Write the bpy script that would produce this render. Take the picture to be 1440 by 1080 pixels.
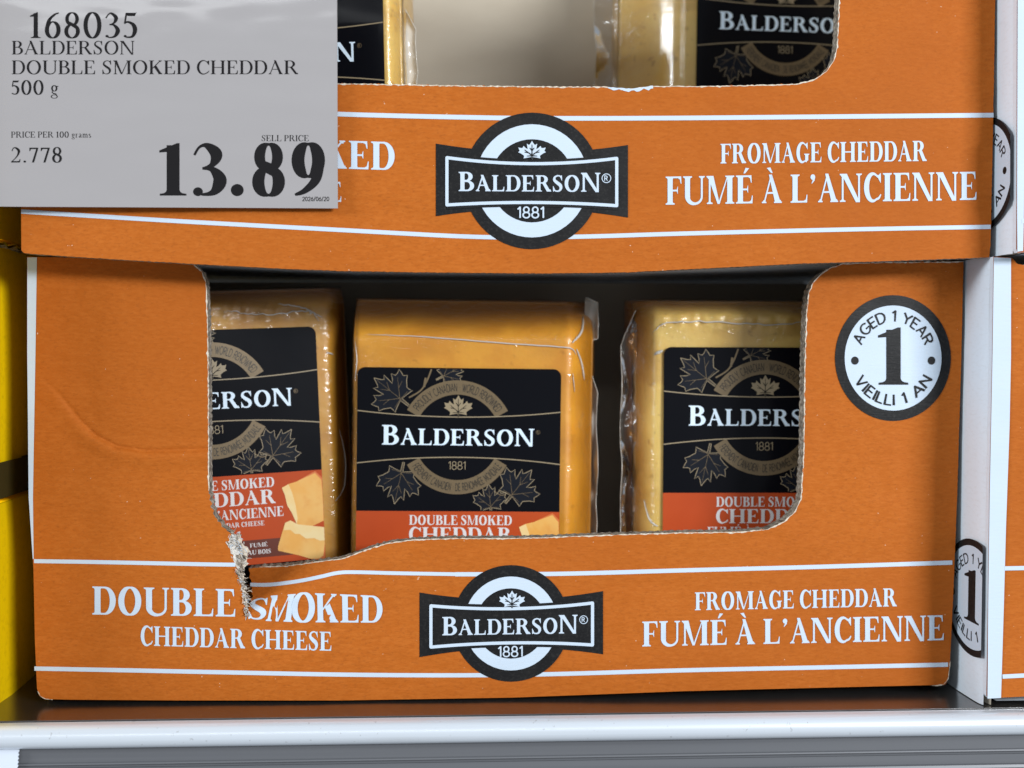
import bpy, bmesh, math, random
from mathutils import Vector, Matrix, noise
PI = math.pi
random.seed(7)
scene = bpy.context.scene
COL = scene.collection
for _o in list(bpy.data.objects): bpy.data.objects.remove(_o, do_unlink=True)

# ---------------------------------------------------------------- camera
# X runs along the shelf, Y into it, Z up; metres. Photo coordinates are 1440 x 1080.
FPX, DIST, ZAIM = 1764., .490, .1235
YAW = math.atan((720-637)/FPX); PITCH = math.atan((540-496)/FPX)
FWD = Vector((math.sin(YAW)*math.cos(PITCH), math.cos(YAW)*math.cos(PITCH), -math.sin(PITCH)))
RIGHT = Vector((math.cos(YAW), -math.sin(YAW), 0)); UP = RIGHT.cross(FWD)
EYE = Vector((0, 0, ZAIM))-FWD*DIST
cam = bpy.data.cameras.new('camera'); cam.sensor_width = 36; cam.lens = 36*FPX/1440
cam.clip_start = .02; cam.clip_end = 60
cam.dof.use_dof = True; cam.dof.focus_distance = .478; cam.dof.aperture_fstop = 8.5
co = bpy.data.objects.new('camera', cam); COL.objects.link(co)
co.matrix_world = Matrix(((RIGHT.x, UP.x, -FWD.x, EYE.x), (RIGHT.y, UP.y, -FWD.y, EYE.y), (RIGHT.z, UP.z, -FWD.z, EYE.z), (0, 0, 0, 1)))
scene.camera = co

# ---------------------------------------------------------------- light
world = bpy.data.worlds.new('World'); scene.world = world; world.use_nodes = True
bg = world.node_tree.nodes['Background']; bg.inputs[0].default_value = (.86, .93, 1, 1); bg.inputs[1].default_value = .33
def area(name, loc, aim, sx, sy, watt, col):
    l = bpy.data.lights.new(name, 'AREA'); l.shape = 'RECTANGLE'; l.size = sx; l.size_y = sy; l.energy = watt; l.color = col
    o = bpy.data.objects.new(name, l); o.location = loc
    o.rotation_euler = (Vector(aim)-Vector(loc)).to_track_quat('-Z', 'Y').to_euler(); COL.objects.link(o); return o
area('aisle_ceiling_light', (1.78, -2.08, .78), (0, 0, .1), 1.0, .35, 79, (.95, .98, 1))
area('far_ceiling_light', (-2.4, -1.05, .85), (0, 0, .1), 1.0, .4, 46, (.91, .97, 1))  # added fill from the left, brightens the white tray sides
area('opposite_strip_light', (-.55, -2.7, 1.06), (-.1, 0, .22), 1.5, .09, 3.2, (.95, .98, 1))  # added lamp, placed to throw wavy glare on the price card
scene.view_settings.view_transform = 'Standard'; scene.view_settings.look = 'None'
scene.view_settings.exposure = 0; scene.view_settings.gamma = 1
scene.cycles.max_bounces = 8; scene.cycles.transparent_max_bounces = 12
scene.cycles.caustics_reflective = False; scene.cycles.caustics_refractive = False

# ---------------------------------------------------------------- photo point -> point in the place
def ray(px, py): return (FWD*FPX+RIGHT*(px-720)-UP*(py-540)).normalized()
def on_y(px, py, y): d = ray(px, py); return EYE+d*((y-EYE.y)/d.y)
def on_x(px, py, x): d = ray(px, py); return EYE+d*((x-EYE.x)/d.x)
def on_z(px, py, z): d = ray(px, py); return EYE+d*((z-EYE.z)/d.z)
def sstep(a, b, x): t = min(1, max(0, (x-a)/(b-a))); return t*t*(3-2*t)
def interp(P, x):
    if x <= P[0][0]: return P[0][1]
    for a, b in zip(P, P[1:]):
        if x <= b[0]: return a[1]+(b[1]-a[1])*(x-a[0])/(b[0]-a[0])
    return P[-1][1]
# ---------------------------------------------------------------- lettering
from mathutils import Vector, Matrix
from mathutils.geometry import delaunay_2d_cdt

def union(polys, interior=()):
    """triangulate the union of simple polygons -> (points, triangles)"""
    vs, fs = [], []
    for p in polys:
        n = len(vs)
        if sum(p[i-1][0]*p[i][1]-p[i][0]*p[i-1][1] for i in range(len(p))) < 0: p = p[::-1]
        vs += [Vector((a[0], a[1])) for a in p]
        fs.append(list(range(n, n+len(p))))
    vs += [Vector(q) for q in interior]
    r = delaunay_2d_cdt(vs, [], fs, 0, 1e-6)
    tris = [f for f, o in zip(r[2], r[5]) if o]
    return [(v.x, v.y) for v in r[0]], [tuple(t) for t in tris]

def sstroke(pts, ws):
    """quads of a stroke with a width at each point"""
    n = len(pts); L = []
    for i in range(n):
        a = pts[max(i-1, 0)]; b = pts[min(i+1, n-1)]
        dx, dy = b[0]-a[0], b[1]-a[1]; d = math.hypot(dx, dy) or 1
        nx, ny = -dy/d*ws[i]/2, dx/d*ws[i]/2
        L.append(((pts[i][0]+nx, pts[i][1]+ny), (pts[i][0]-nx, pts[i][1]-ny)))
    return [[L[i][0], L[i][1], L[i+1][1], L[i+1][0]] for i in range(n-1)]

def arc(cx, cy, rx, ry, a0, a1, n=16):
    return [(cx+rx*math.cos(math.radians(a0+(a1-a0)*i/n)), cy+ry*math.sin(math.radians(a0+(a1-a0)*i/n))) for i in range(n+1)]

def spline(P, k=8):
    out = []
    for i in range(len(P)-1):
        p0 = P[max(i-1, 0)]; p1 = P[i]; p2 = P[i+1]; p3 = P[min(i+2, len(P)-1)]
        for j in range(k):
            t = j/k
            out.append(tuple(0.5*((2*p1[c])+(-p0[c]+p2[c])*t+(2*p0[c]-5*p1[c]+4*p2[c]-p3[c])*t*t+(-p0[c]+3*p1[c]-3*p2[c]+p3[c])*t**3) for c in (0, 1)))
    return out+[tuple(P[-1])]

def disc(cx, cy, r, ry=None, n=20):
    ry = r if ry is None else ry
    return [(cx+r*math.cos(2*PI*i/n), cy+ry*math.sin(2*PI*i/n)) for i in range(n)]

class Serif:
    def __init__(f, S, H, sl, st, k, br=0.07):
        f.S, f.H, f.sl, f.st, f.k, f.br = S, H, sl, st, k, br; f.cache = {}
    def nib(f, pts, S=None, H=None, p=1.35):
        S = S or f.S; H = H or f.H; ws = []
        for i in range(len(pts)):
            a = pts[max(i-1, 0)]; b = pts[min(i+1, len(pts)-1)]
            dx, dy = b[0]-a[0], b[1]-a[1]; d = math.hypot(dx, dy) or 1
            ws.append(H+(S-H)*abs(dy/d)**p)
        return sstroke(pts, ws)
    def foot(f, x0, x1, y, up, sl=None, left=1, right=1):
        """bracketed serif on a stem x0..x1 at y; up=+1 stem rises from it"""
        sl = f.sl if sl is None else sl; st, b = f.st, f.br
        P = [(x0-sl*left, y), (x1+sl*right, y), (x1+sl*right, y+up*st)]
        if right: P += [(x1+sl*.45, y+up*(st+b*.15)), (x1+sl*.15, y+up*(st+b*.45))]
        P += [(x1, y+up*(st+b)), (x0, y+up*(st+b))]
        if left: P += [(x0-sl*.15, y+up*(st+b*.45)), (x0-sl*.45, y+up*(st+b*.15))]
        P += [(x0-sl*left, y+up*st)]
        Q = []
        for p in P:
            if not Q or abs(p[0]-Q[-1][0])+abs(p[1]-Q[-1][1]) > 1e-6: Q.append(p)
        return Q
    def stem(f, x, y0=0., y1=1., w=None, bot=1, top=1):
        w = f.S if w is None else w
        r = [[(x, y0), (x+w, y0), (x+w, y1), (x, y1)]]
        if bot: r.append(f.foot(x, x+w, y0, 1))
        if top: r.append(f.foot(x, x+w, y1, -1))
        return r
    def arm(f, x0, x1, y, d, beak=.24, t=None):
        """E/F/L arm along y with a beak of the given drop; d=-1 hangs down from the top"""
        H = t or max(f.H, f.st); c = .11*f.k
        return [[(x0, y), (x1, y), (x1+.012, y+d*beak), (x1-.02, y+d*beak), (x1-c*.55, y+d*(H+.045)), (x1-c*1.3, y+d*H), (x0, y+d*H)]]
    def bowl(f, x, yc, ry, w, S=None):
        S = S or f.S; H = max(f.H, f.st*.9)
        o = [(x, yc+ry)]+[(x+w*.42+w*.58*math.cos(t), yc+ry*math.sin(t)) for t in [PI/2-PI*i/18 for i in range(19)]]+[(x, yc-ry)]
        i_ = [(x, yc+ry-H)]+[(x+w*.36+(w*.64-S)*math.cos(t), yc+(ry-H)*math.sin(t)) for t in [PI/2-PI*i/18 for i in range(19)]]+[(x, yc-ry+H)]
        return [[o[j], o[j+1], i_[j+1], i_[j]] for j in range(len(o)-1)]
    def glyph(f, ch):
        if ch in f.cache: return f.cache[ch]
        S, H, sl, st, k = f.S, f.H, f.sl, f.st, f.k
        sb = .035
        x = sl; P = []; D = S*1.04; T = max(H, .03)
        if ch == ' ': f.cache[ch] = ([], [], .27*k+.03); return f.cache[ch]
        if ch == 'I': P = f.stem(x); w = S+2*sl
        elif ch == 'H':
            g = .40*k; P = f.stem(x)+f.stem(x+S+g)+[[(x+S, .47), (x+S+g, .47), (x+S+g, .47+max(H, st)), (x+S, .47+max(H, st))]]; w = 2*S+g+2*sl
        elif ch in 'EFÉL':
            e = x+S+.36*k; P = f.stem(x, top=1, bot=1)
            if ch != 'L':
                P += f.arm(x+S*.5, e, 1, -1, .26)
                m = x+S+.22*k; hh = max(H, st)
                P += [[(x+S*.5, .5-hh/2), (m-.05, .5-hh/2), (m-.015, .38), (m, .38), (m, .64), (m-.015, .64), (m-.05, .5+hh/2), (x+S*.5, .5+hh/2)]]
            if ch != 'F': P += f.arm(x+S*.5, e+.045*k, 0, 1, .28)
            w = e+.05*k+.02 if ch != 'F' else e+.01
            if ch == 'É': c = (x+e)/2; P += [[(c-.05, 1.07), (c+.02, 1.07), (c+.19, 1.25), (c+.04, 1.27)]]
        elif ch in 'AÀ':
            W = .62*k+S*.55; a = x*.6+.02; ax = a+W*.47
            P = [[(a, 0), (a+T, 0), (ax+T*.4, 1.0), (ax-T*.6, 1.0)], [(ax-T-.05*k, 1.015), (ax+.02, 1.015), (a+W, 0), (a+W-D*1.05, 0)]]
            P += [[(a+W*.17, .33), (a+W*.72, .33), (a+W*.72, .33+T), (a+W*.17, .33+T)]]
            P += [f.foot(a, a+T, 0, 1, sl*.8), f.foot(a+W-D*1.05, a+W, 0, 1, sl*.6)]; w = a+W+sl*.6
            if ch == 'À': P += [[(ax+.05, 1.07), (ax-.02, 1.07), (ax-.2, 1.25), (ax-.05, 1.27)]]
        elif ch == 'M':
            W = .62*k+S; Tm = T*1.25; x = sl*.9
            P = f.stem(x+.03, w=Tm)+f.stem(x+W-S*.1)
            mx = x+W*.53
            P += [[(x-.01, 1), (x+D*1.0, 1), (mx+.05, 0), (mx-.04, 0)], [(mx-.02, 0), (mx+T*.8, 0), (x+W+T*.3, 1), (x+W-S*.1, 1)]]
            P += [f.foot(x-.01, x+D, 1, -1, sl*.7, 1, 0)]; w = x+W+S*.9+sl
        elif ch == 'N':
            W = .50*k+S*.9; Tm = T*1.25; x = sl*.9+.01
            P = f.stem(x, w=Tm, top=0)+f.stem(x+W, w=Tm, bot=0)
            P += [[(x-.02, 1), (x+D*.95, 1), (x+W+Tm, -.02), (x+W+Tm-D*.75, -.02)], [(x+W+Tm-D*.8, -.02), (x+W+Tm, -.02), (x+W+Tm, .1)]]
            P += [f.foot(x-.02, x+D*.8, 1, -1, sl*.8, 1, 0)]; w = x+W+Tm+sl
        elif ch == 'U':
            W = .48*k+S*.9; Tm = T*1.3
            P = f.stem(x, .25, 1, bot=0)+f.stem(x+W, .25, 1, w=Tm, bot=0)
            c = arc(x+(W+S*.5+Tm*.5)/2, .28, (W+Tm*.5-S*.5)/2, .28-H*.3, 180, 360, 20)
            ws = [S+(H*1.4-S)*min(1, i/11) if i < 11 else H*1.4+(Tm-H*1.4)*max(0, (i-14)/6) for i in range(21)]
            P += sstroke(c, ws); w = x+W+Tm+sl
        elif ch in 'DPRBK':
            P = f.stem(x)
            if ch == 'D': P += f.bowl(x+S*.5, .5, .5, .50*k+S*.75); w = x+S*1.25+.5*k
            elif ch == 'P': P += f.bowl(x+S*.5, .73, .27, .37*k+S*.7); w = x+S*1.2+.37*k
            elif ch == 'B': P += f.bowl(x+S*.5, .755, .245, .34*k+S*.7)+f.bowl(x+S*.5, .275, .275, .40*k+S*.75); w = x+S*1.25+.4*k
            elif ch == 'R':
                P += f.bowl(x+S*.5, .745, .255, .37*k+S*.7); w0 = x+S*.9+.15*k; e = x+S+.50*k
                P += [[(w0-.03, .51), (w0+D*.75, .53), (e+D*.35, 0), (e-D*.7, 0)]]+[f.foot(e-D*.55, e+D*.3, 0, 1, sl*.5, 0, 1)]; w = e+D*.35+sl*.35
            else:
                e = x+S+.44*k
                P += [[(x+S*.8, .36), (x+S*.8, .44), (e-.04, 1), (e+T*.7, 1)], f.foot(e-.05, e+T*.5, 1, -1, sl*.8)]
                P += [[(x+S+.07*k, .52), (x+S+.07*k+D*.85, .66), (e+D*.5, 0), (e-D*.62, 0)], f.foot(e-D*.6, e+D*.45, 0, 1, sl*.6)]; w = e+D*.5+sl*.6
        elif ch in 'O0':
            W = (.72 if ch == 'O' else .50)*k+S*.55
            P = f.nib(arc(W/2+.02, .5, W/2-S/2, .515-H/2, -6, 366, 44)); w = W+.04
        elif ch in 'CG':
            W = .66*k+S*.55; c = arc(W/2+.02, .5, W/2-S/2, .515-H/2, 62, 298, 30); n = len(c)
            P = sstroke(c, [H*1.15+(S-H*1.15)*math.sin(PI*i/(n-1))**1.5 for i in range(n)])
            xr = W*.84; P += sstroke([c[0], (xr, .86)], [H*1.15, H*1.5])
            P += [[(xr-.02, .80), (xr+.07*k, .66), (xr+.085*k, .66), (xr+.085*k, 1.0), (xr+.06*k, 1.0), (xr-.02, .93)]]
            if ch == 'G':
                xg = W/2+.02+(W/2-S/2)*.62
                P += [[(xg, .04), (xg+S*.9, .10), (xg+S*.9, .42), (xg, .42)], f.foot(xg, xg+S*.9, .44, -1, sl*.8)]; P += sstroke([c[-1], (xg+S*.5, .075)], [H*1.15, H*2]); w = xg+S*.9+sl*.7
            else:
                P += sstroke(spline([c[-2], c[-1], (xr, .12), (xr+.085*k, .25)]), [H*1.15]*9+[H*1.3]*8+[H*1.2-H*.07*i for i in range(8)]); w = xr+.10*k
        elif ch == 'S':
            W = .44*k+S*.55; a = .02
            c = spline([(a+W*.90, .80), (a+W*.74, .945), (a+W*.47, .985-H*.2), (a+W*.20, .88), (a+W*.17, .70), (a+W*.45, .54), (a+W*.74, .40), (a+W*.83, .23), (a+W*.70, .07), (a+W*.44, .01+H*.2), (a+W*.20, .07), (a+W*.07, .23)], 6)
            n = len(c); ws = []
            for i in range(n):
                t = i/(n-1); ws.append(H*1.0+(S*1.05-H)*math.exp(-((t-.5)/.2)**2))
            P = sstroke(c, ws)
            P += [[(a+W*.80, .86), (a+W*.90, .68), (a+W*.95, .68), (a+W*.93, 1.0), (a+W*.87, 1.0), (a+W*.80, .95)], [(a+W*.17, .13), (a+W*.06, .34), (a+W*.01, .34), (a+W*.02, 0), (a+W*.08, 0), (a+W*.17, .05)]]
            w = W+.04
        elif ch == '1':
            x = .10*k+.02; P = f.stem(x, 0, .97, top=0, bot=0)+[f.foot(x, x+S, 0, 1, sl*1.25)]+[[(x+S, .97), (x+S, 1.01), (x+S*.8, 1.01), (x-.12*k, .87), (x-.12*k, .83), (x+.01, .84)]]; w = x+S+.13*k
        elif ch == '2':
            W = .46*k+S*.3; c = spline([(.06, .74), (.13*k, .93), (W*.52, .98-H/2), (W*.83, .76), (W*.70, .47), (W*.35, .20), (.03, .05)], 7); n = len(c)
            P = sstroke(c, [H+(S-H)*math.exp(-((i/(n-1)-.47)/.19)**2) for i in range(n)]); tk = max(.09, S*.62)
            P += [[(.02, 0), (W*.93, 0), (W, .22), (W-.04, .22), (W*.84, tk*1.2), (W*.7, tk), (.10, tk), (.02, .04)]]; w = W+.03
        elif ch == '3':
            W = .42*k+S*.45
            c = spline([(.05, .78), (.14, .93), (W*.48, .985-H/2), (W*.78, .80), (W*.66, .60), (W*.36, .52)], 6); n = len(c)
            P = sstroke(c, [H+(S*.95-H)*math.exp(-((i/(n-1)-.60)/.20)**2) for i in range(n)])
            c = spline([(W*.34, .525), (W*.66, .50), (W*.90, .30), (W*.72, .08), (W*.38, .0+H/2), (.07, .07)], 6); n = len(c)
            P += sstroke(c, [H+(S*1.05-H)*math.exp(-((i/(n-1)-.42)/.22)**2) for i in range(n)])
            P += [disc(.05+S*.28, .075, S*.38, S*.36)]; w = W+.03
        elif ch == '5':
            W = .40*k+S*.45; P = [[(.10, .985), (W*.92, .985), (W, 1.03), (W+.0, 1.03), (W*.86, .86), (.16, .86)], [(.10, .985), (.155, .985), (.10, .56), (.045, .56)]]
            c = spline([(.06, .575), (W*.38, .63), (W*.75, .52), (W*.87, .30), (W*.70, .07), (W*.36, .01+H/2), (.06, .07)], 6); n = len(c)
            P += sstroke(c, [H*1.2+(S-H)*math.exp(-((i/(n-1)-.45)/.24)**2) for i in range(n)]); P += [disc(.06+S*.2, .075, S*.36, S*.33)]; w = W+.03
        elif ch in '69':
            W = .44*k+S*.5; c = arc(W/2+.02, .32, W/2-S/2, .335-H/2, -6, 366, 36); q = f.nib(c)
            s = spline([(W*.93, .985), (W*.62, .90), (W*.30, .68), (.02+S*.5, .32)], 8); n = len(s)
            q += sstroke(s, [H*.9+(S-H*.9)*(i/(n-1))**.9 for i in range(n)])
            if ch == '9': q = [[(W+.04-p[0], 1.0-p[1]) for p in r] for r in q]
            P = q; w = W+.04
        elif ch == '7':
            W = .46*k+S*.2; tk = max(.09, S*.6); P = [[(.03, .97), (W, .97), (W, .93), (W*.55, 0), (W*.55-S*.8, 0), (W*.86-S*.3, .97-tk), (.12, .97-tk), (.06, .74), (.03, .74)]]; w = W+.03
        elif ch == '8':
            W = .44*k+S*.5; c = W/2+.02
            P = f.nib(arc(c, .745, W/2*.86-S*.42, .265-H/2, -6, 366, 32), S=S*.84)+f.nib(arc(c, .265, W/2-S/2, .28-H/2, -6, 366, 32), S=S*.95); 
            P += sstroke([(c-W*.28, .64), (c, .53), (c+W*.30, .38)], [S*.55, S*.9, S*.55]); w = W+.04
        elif ch == '.': P = [disc(.07+S*.35, S*.45, S*.5)]; w = .16+S*.7
        elif ch == '’':
            P = [disc(.06+S*.4, .90, S*.46), [(.06+S*.82, .92), (.06+S*.75, .78), (.06+S*.2, .66), (.06+S*.15, .69), (.06+S*.5, .85)]]; w = .12+S*.8
        elif ch in 'gramsx' and S > .1 and not f.cache.get('lc'):
            f.cache['lc'] = Serif(.095, .04, .05, .03, 1.); f.cache[ch] = f.cache['lc'].glyph(ch); return f.cache[ch]
        elif ch in 'gramsx' and S > .1: f.cache[ch] = f.cache['lc'].glyph(ch); return f.cache[ch]
        elif ch == 'g':
            P = f.nib(arc(.22, .44, .13, .20, -6, 366, 24))+f.nib(arc(.22, -.14, .17, .12, -6, 366, 24), S=S*.6)+sstroke([(.14, .27), (.09, .16), (.18, .08), (.30, .05), (.37, -.08)], [H, S*.6, S*.8, S*.8, S*.5])+[[(.30, .58), (.45, .62), (.45, .56), (.33, .54)]]; w = .47
        elif ch == 'r': P = f.stem(.06, 0, .64, top=0)+[[(.0, .58), (.06, .66), (.06, .60)]]+sstroke(spline([(.06+S, .48), (.20, .60), (.32, .60)]), [H]*8+[S*.6]*9); w = .37
        elif ch == 'a': P = f.stem(.26, .08, .5, bot=0, top=0)+sstroke(spline([(.06, .50), (.18, .63), (.28, .58), (.26+S/2, .45)]), [H*1.3]*12+[S*.9]*13)+f.nib(arc(.17, .16, .10, .14, 20, 330, 18))+sstroke([(.27, .36), (.13, .28)], [H, H])+[[(.26, .06), (.42, .0), (.42, .04), (.26+S, .12)]]; w = .44
        elif ch == 'm':
            P = f.stem(.06, 0, .64, top=0)
            for q in (.06, .33): P += f.stem(q+.27, 0, .46, top=0)+sstroke(spline([(q+S, .48), (q+.18, .62), (q+.27+S/2, .44)]), [H]*8+[S]*9)
            w = .78
        elif ch == 's': P = sstroke(spline([(.27, .52), (.16, .62), (.06, .50), (.18, .33), (.30, .16), (.17, .01), (.04, .12)]), [H*1.4]*12+[S]*25+[H*1.4]*12); w = .34
        elif ch == '®': P = sstroke(arc(.45, .5, .42, .42, 0, 360, 28), [.075]*29)+[[(a*.46+.28, b*.46+.27) for a, b in r] for r in SANSB.polys('R')]; w = .95
        else: raise ValueError(ch)
        r = union(P); f.cache[ch] = (r[0], r[1], w+sb*2*(k*.5+.5)); return f.cache[ch]
    def layout(f, s, big=None, track=0.):
        """-> points, triangles, width; cap height 1. big = {index: scale}"""
        V, T, x = [], [], 0.
        for i, ch in enumerate(s):
            v, t, w = f.glyph(ch); sc = (big or {}).get(i, 1.); n = len(V)
            V += [(x+p[0]*sc, p[1]*sc) for p in v]; T += [tuple(q+n for q in tt) for tt in t]; x += w*sc+track
        xs = [p[0] for p in V]; x0, x1 = min(xs), max(xs)
        return [(p[0]-x0, p[1]) for p in V], T, x1-x0

class Sans:
    """plain sans drawn as even strokes on a skeleton"""
    K = {'A': ([[(0,0),(.35,1),(.7,0)],[(.13,.34),(.57,.34)]], .7), 'B': ([[(0,0),(0,1),(.3,1),(.48,.92),(.52,.77),(.46,.6),(.3,.53),(0,.53)],[(.3,.53),(.5,.46),(.58,.28),(.5,.07),(.3,0),(0,0)]], .58),
         'C': (['C'], .66), 'G': (['G'], .70), 'O': (['O'], .76), 'D': ([[(0,0),(0,1),(.28,1),(.48,.92),(.62,.72),(.65,.5),(.62,.28),(.48,.08),(.28,0),(0,0)]], .65),
         'E': ([[(.46,1),(0,1),(0,0),(.48,0)],[(0,.52),(.42,.52)]], .48), 'È': ([[(.46,1),(0,1),(0,0),(.48,0)],[(0,.52),(.42,.52)],[(.12,1.28),(.28,1.12)]], .48), 'É': ([[(.46,1),(0,1),(0,0),(.48,0)],[(0,.52),(.42,.52)],[(.18,1.12),(.34,1.28)]], .48),
         'F': ([[(.44,1),(0,1),(0,0)],[(0,.5),(.4,.5)]], .44), 'I': ([[(0,0),(0,1)]], 0.), 'L': ([[(0,1),(0,0),(.42,0)]], .42), 'M': ([[(0,0),(.04,1),(.38,.2),(.72,1),(.76,0)]], .76),
         'N': ([[(0,0),(0,1),(.6,0),(.6,1)]], .6), 'P': ([[(0,0),(0,1),(.3,1),(.48,.91),(.53,.74),(.48,.56),(.3,.47),(0,.47)]], .53), 'R': ([[(0,0),(0,1),(.3,1),(.48,.91),(.53,.74),(.48,.57),(.3,.49),(0,.49)],[(.28,.49),(.56,0)]], .56),
         'T': ([[(0,1),(.56,1)],[(.28,1),(.28,0)]], .56), 'U': ([[(0,1),(0,.34),(.06,.13),(.18,.02),(.3,0),(.42,.02),(.54,.13),(.6,.34),(.6,1)]], .6), 'V': ([[(0,1),(.33,0),(.66,1)]], .66),
         'W': ([[(0,1),(.24,0),(.46,.9),(.68,0),(.92,1)]], .92), 'Y': ([[(0,1),(.31,.48),(.62,1)],[(.31,.48),(.31,0)]], .62), '1': ([[(0,.8),(.2,1),(.2,0)]], .24),
         '8': (['8'], .54), '0': (['0'], .52), '2': ([[(.02,.75),(.1,.93),(.26,1),(.43,.93),(.5,.74),(.42,.52),(0,0),(.52,0)]], .52), '6': (['6'], .52), '/': ([[(0,-.1),(.36,1.1)]], .36), '·': ([[(.0,.5),(.09,.5)]], .09)}
    def __init__(f, w, sp=.2): f.w, f.sp, f.cache = w, sp, {}
    def polys(f, ch):
        P = []; w = f.w
        for s in f.K[ch][0]:
            if s == 'O': P += sstroke(arc(.38, .5, .38, .51, 0, 360, 30), [w]*31)
            elif s == 'C': P += sstroke(arc(.38, .5, .38, .51, 48, 312, 24), [w]*25)
            elif s == 'G': P += sstroke(arc(.38, .5, .38, .51, 46, 330, 24), [w]*25)+sstroke([(.40, .45), (.74, .45), (.74, .2)], [w]*3)
            elif s == '0': P += sstroke(arc(.26, .5, .26, .51, 0, 360, 28), [w]*29)
            elif s == '8': P += sstroke(arc(.27, .75, .22, .255, 0, 360, 22), [w]*23)+sstroke(arc(.27, .255, .27, .26, 0, 360, 22), [w]*23)
            elif s == '6': P += sstroke(arc(.26, .31, .26, .32, 0, 360, 24), [w]*25)+sstroke(spline([(.42, .98), (.2, .8), (.01, .36)]), [w]*17)
            else:
                for a, b in zip(s, s[1:]):
                    d = math.hypot(b[0]-a[0], b[1]-a[1]); e = w*.35/d
                    P += sstroke([(a[0]-(b[0]-a[0])*e*.3, a[1]-(b[1]-a[1])*e*.3), (b[0]+(b[0]-a[0])*e*.3, b[1]+(b[1]-a[1])*e*.3)], [w, w])
                for p in s[1:-1]: P.append(disc(p[0], p[1], w/2, n=10))
        return P
    def glyph(f, ch):
        if ch not in f.cache:
            f.cache[ch] = ([], [], .28) if ch == ' ' else union(f.polys(ch))+(f.K[ch][1],)
        return f.cache[ch]
    def layout(f, s, track=0.):
        V, T, x = [], [], 0.
        for ch in s:
            v, t, w = f.glyph(ch); n = len(V)
            V += [(x+p[0], p[1]) for p in v]; T += [tuple(q+n for q in tt) for tt in t]; x += w+f.sp+track
        xs = [p[0] for p in V]; x0 = min(xs)
        return [(p[0]-x0, p[1]) for p in V], T, max(xs)-x0
SANSB = Sans(.16)
F_BOOK = Serif(.135, .045, .075, .028, 1.0)           # light roman of the price card
F_FAT = Serif(.235, .045, .10, .035, 1.12)             # heavy roman of the price
F_BOX = Serif(.215, .062, .08, .045, .98, .06)       # bold narrow roman of the trays
F_LOGO = Serif(.185, .075, .075, .05, .95, .08)       # logo roman
SANS = Sans(.13); SANSL = Sans(.085, .16); SANSM = Sans(.155); F_BOXM = Serif(.26, .10, .07, .05, .98, .06)
# ---------------------------------------------------------------- materials
def mat(name, col, rough=.5, metal=0., coat=0., coat_rough=.1, sss=0., spec=.5, bump=None, var=None, alpha=1., trans=0., sss_r=(.006, .003, .001)):
    """var = (scale xyz, detail, amount, second colour); bump = (scale xyz, strength, distance)"""
    m = bpy.data.materials.new(name); m.use_nodes = True; nt = m.node_tree; b = nt.nodes['Principled BSDF']
    b.inputs['Base Color'].default_value = (*col, 1); b.inputs['Roughness'].default_value = rough; b.inputs['Metallic'].default_value = metal
    b.inputs['Coat Weight'].default_value = coat; b.inputs['Coat Roughness'].default_value = coat_rough
    b.inputs['Specular IOR Level'].default_value = spec; b.inputs['Alpha'].default_value = alpha; b.inputs['Transmission Weight'].default_value = trans
    if sss:
        b.inputs['Subsurface Weight'].default_value = sss; b.inputs['Subsurface Radius'].default_value = sss_r; b.inputs['Subsurface Scale'].default_value = 1.
    tc = nt.nodes.new('ShaderNodeTexCoord')
    def noise_at(scale, detail, rough_=.55):
        mp = nt.nodes.new('ShaderNodeMapping'); mp.inputs['Scale'].default_value = scale
        n = nt.nodes.new('ShaderNodeTexNoise'); n.inputs['Scale'].default_value = 1; n.inputs['Detail'].default_value = detail; n.inputs['Roughness'].default_value = rough_
        nt.links.new(tc.outputs['Object'], mp.inputs[0]); nt.links.new(mp.outputs[0], n.inputs[0]); return n
    last = None
    for v in (var or []):
        scale, detail, lo, hi, c2, amt = v
        n = noise_at(scale, detail); r = nt.nodes.new('ShaderNodeMapRange'); r.inputs[1].default_value = lo; r.inputs[2].default_value = hi; r.inputs[3].default_value = 0; r.inputs[4].default_value = amt
        nt.links.new(n.outputs[0], r.inputs[0]); mx = nt.nodes.new('ShaderNodeMix'); mx.data_type = 'RGBA'
        nt.links.new(r.outputs[0], mx.inputs[0]); mx.inputs[7].default_value = (*c2, 1)
        if last: nt.links.new(last, mx.inputs[6])
        else: mx.inputs[6].default_value = (*col, 1)
        last = mx.outputs[2]
    if last: nt.links.new(last, b.inputs['Base Color'])
    prev = None
    for scale, detail, st, dist in (bump or []):
        n = noise_at(scale, detail); bp = nt.nodes.new('ShaderNodeBump'); bp.inputs['Strength'].default_value = st; bp.inputs['Distance'].default_value = dist
        nt.links.new(n.outputs[0], bp.inputs['Height'])
        if prev: nt.links.new(prev, bp.inputs['Normal'])
        prev = bp.outputs[0]
    if prev: nt.links.new(prev, b.inputs['Normal']); nt.links.new(prev, b.inputs['Coat Normal'])
    return m
M = {}
M['orange'] = mat('orange_print', (.475, .120, .012), .68, spec=.14,
    var=[((330, 330, 950), 3, .40, .68, (.57, .165, .024), .5), ((620, 620, 1300), 2, .52, .75, (.34, .085, .010), .55), ((9, 9, 9), 3, .4, .7, (.40, .096, .010), .6), ((330, 330, 520), 2, .77, .80, (.70, .48, .32), .6), ((900, 900, 900), 1, .80, .83, (.78, .60, .45), .8)],
    bump=[((300, 300, 1000), 3, .4, .0004), ((28, 28, 60), 3, .5, .0018), ((14, 14, 170), 2, .25, .0008)])
M['white_print'] = mat('white_print', (.58, .68, .80), .55, spec=.2, var=[((900, 900, 900), 2, .55, .8, (.62, .62, .62), .35)], bump=[((240, 240, 1500), 3, .25, .0003)])
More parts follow.
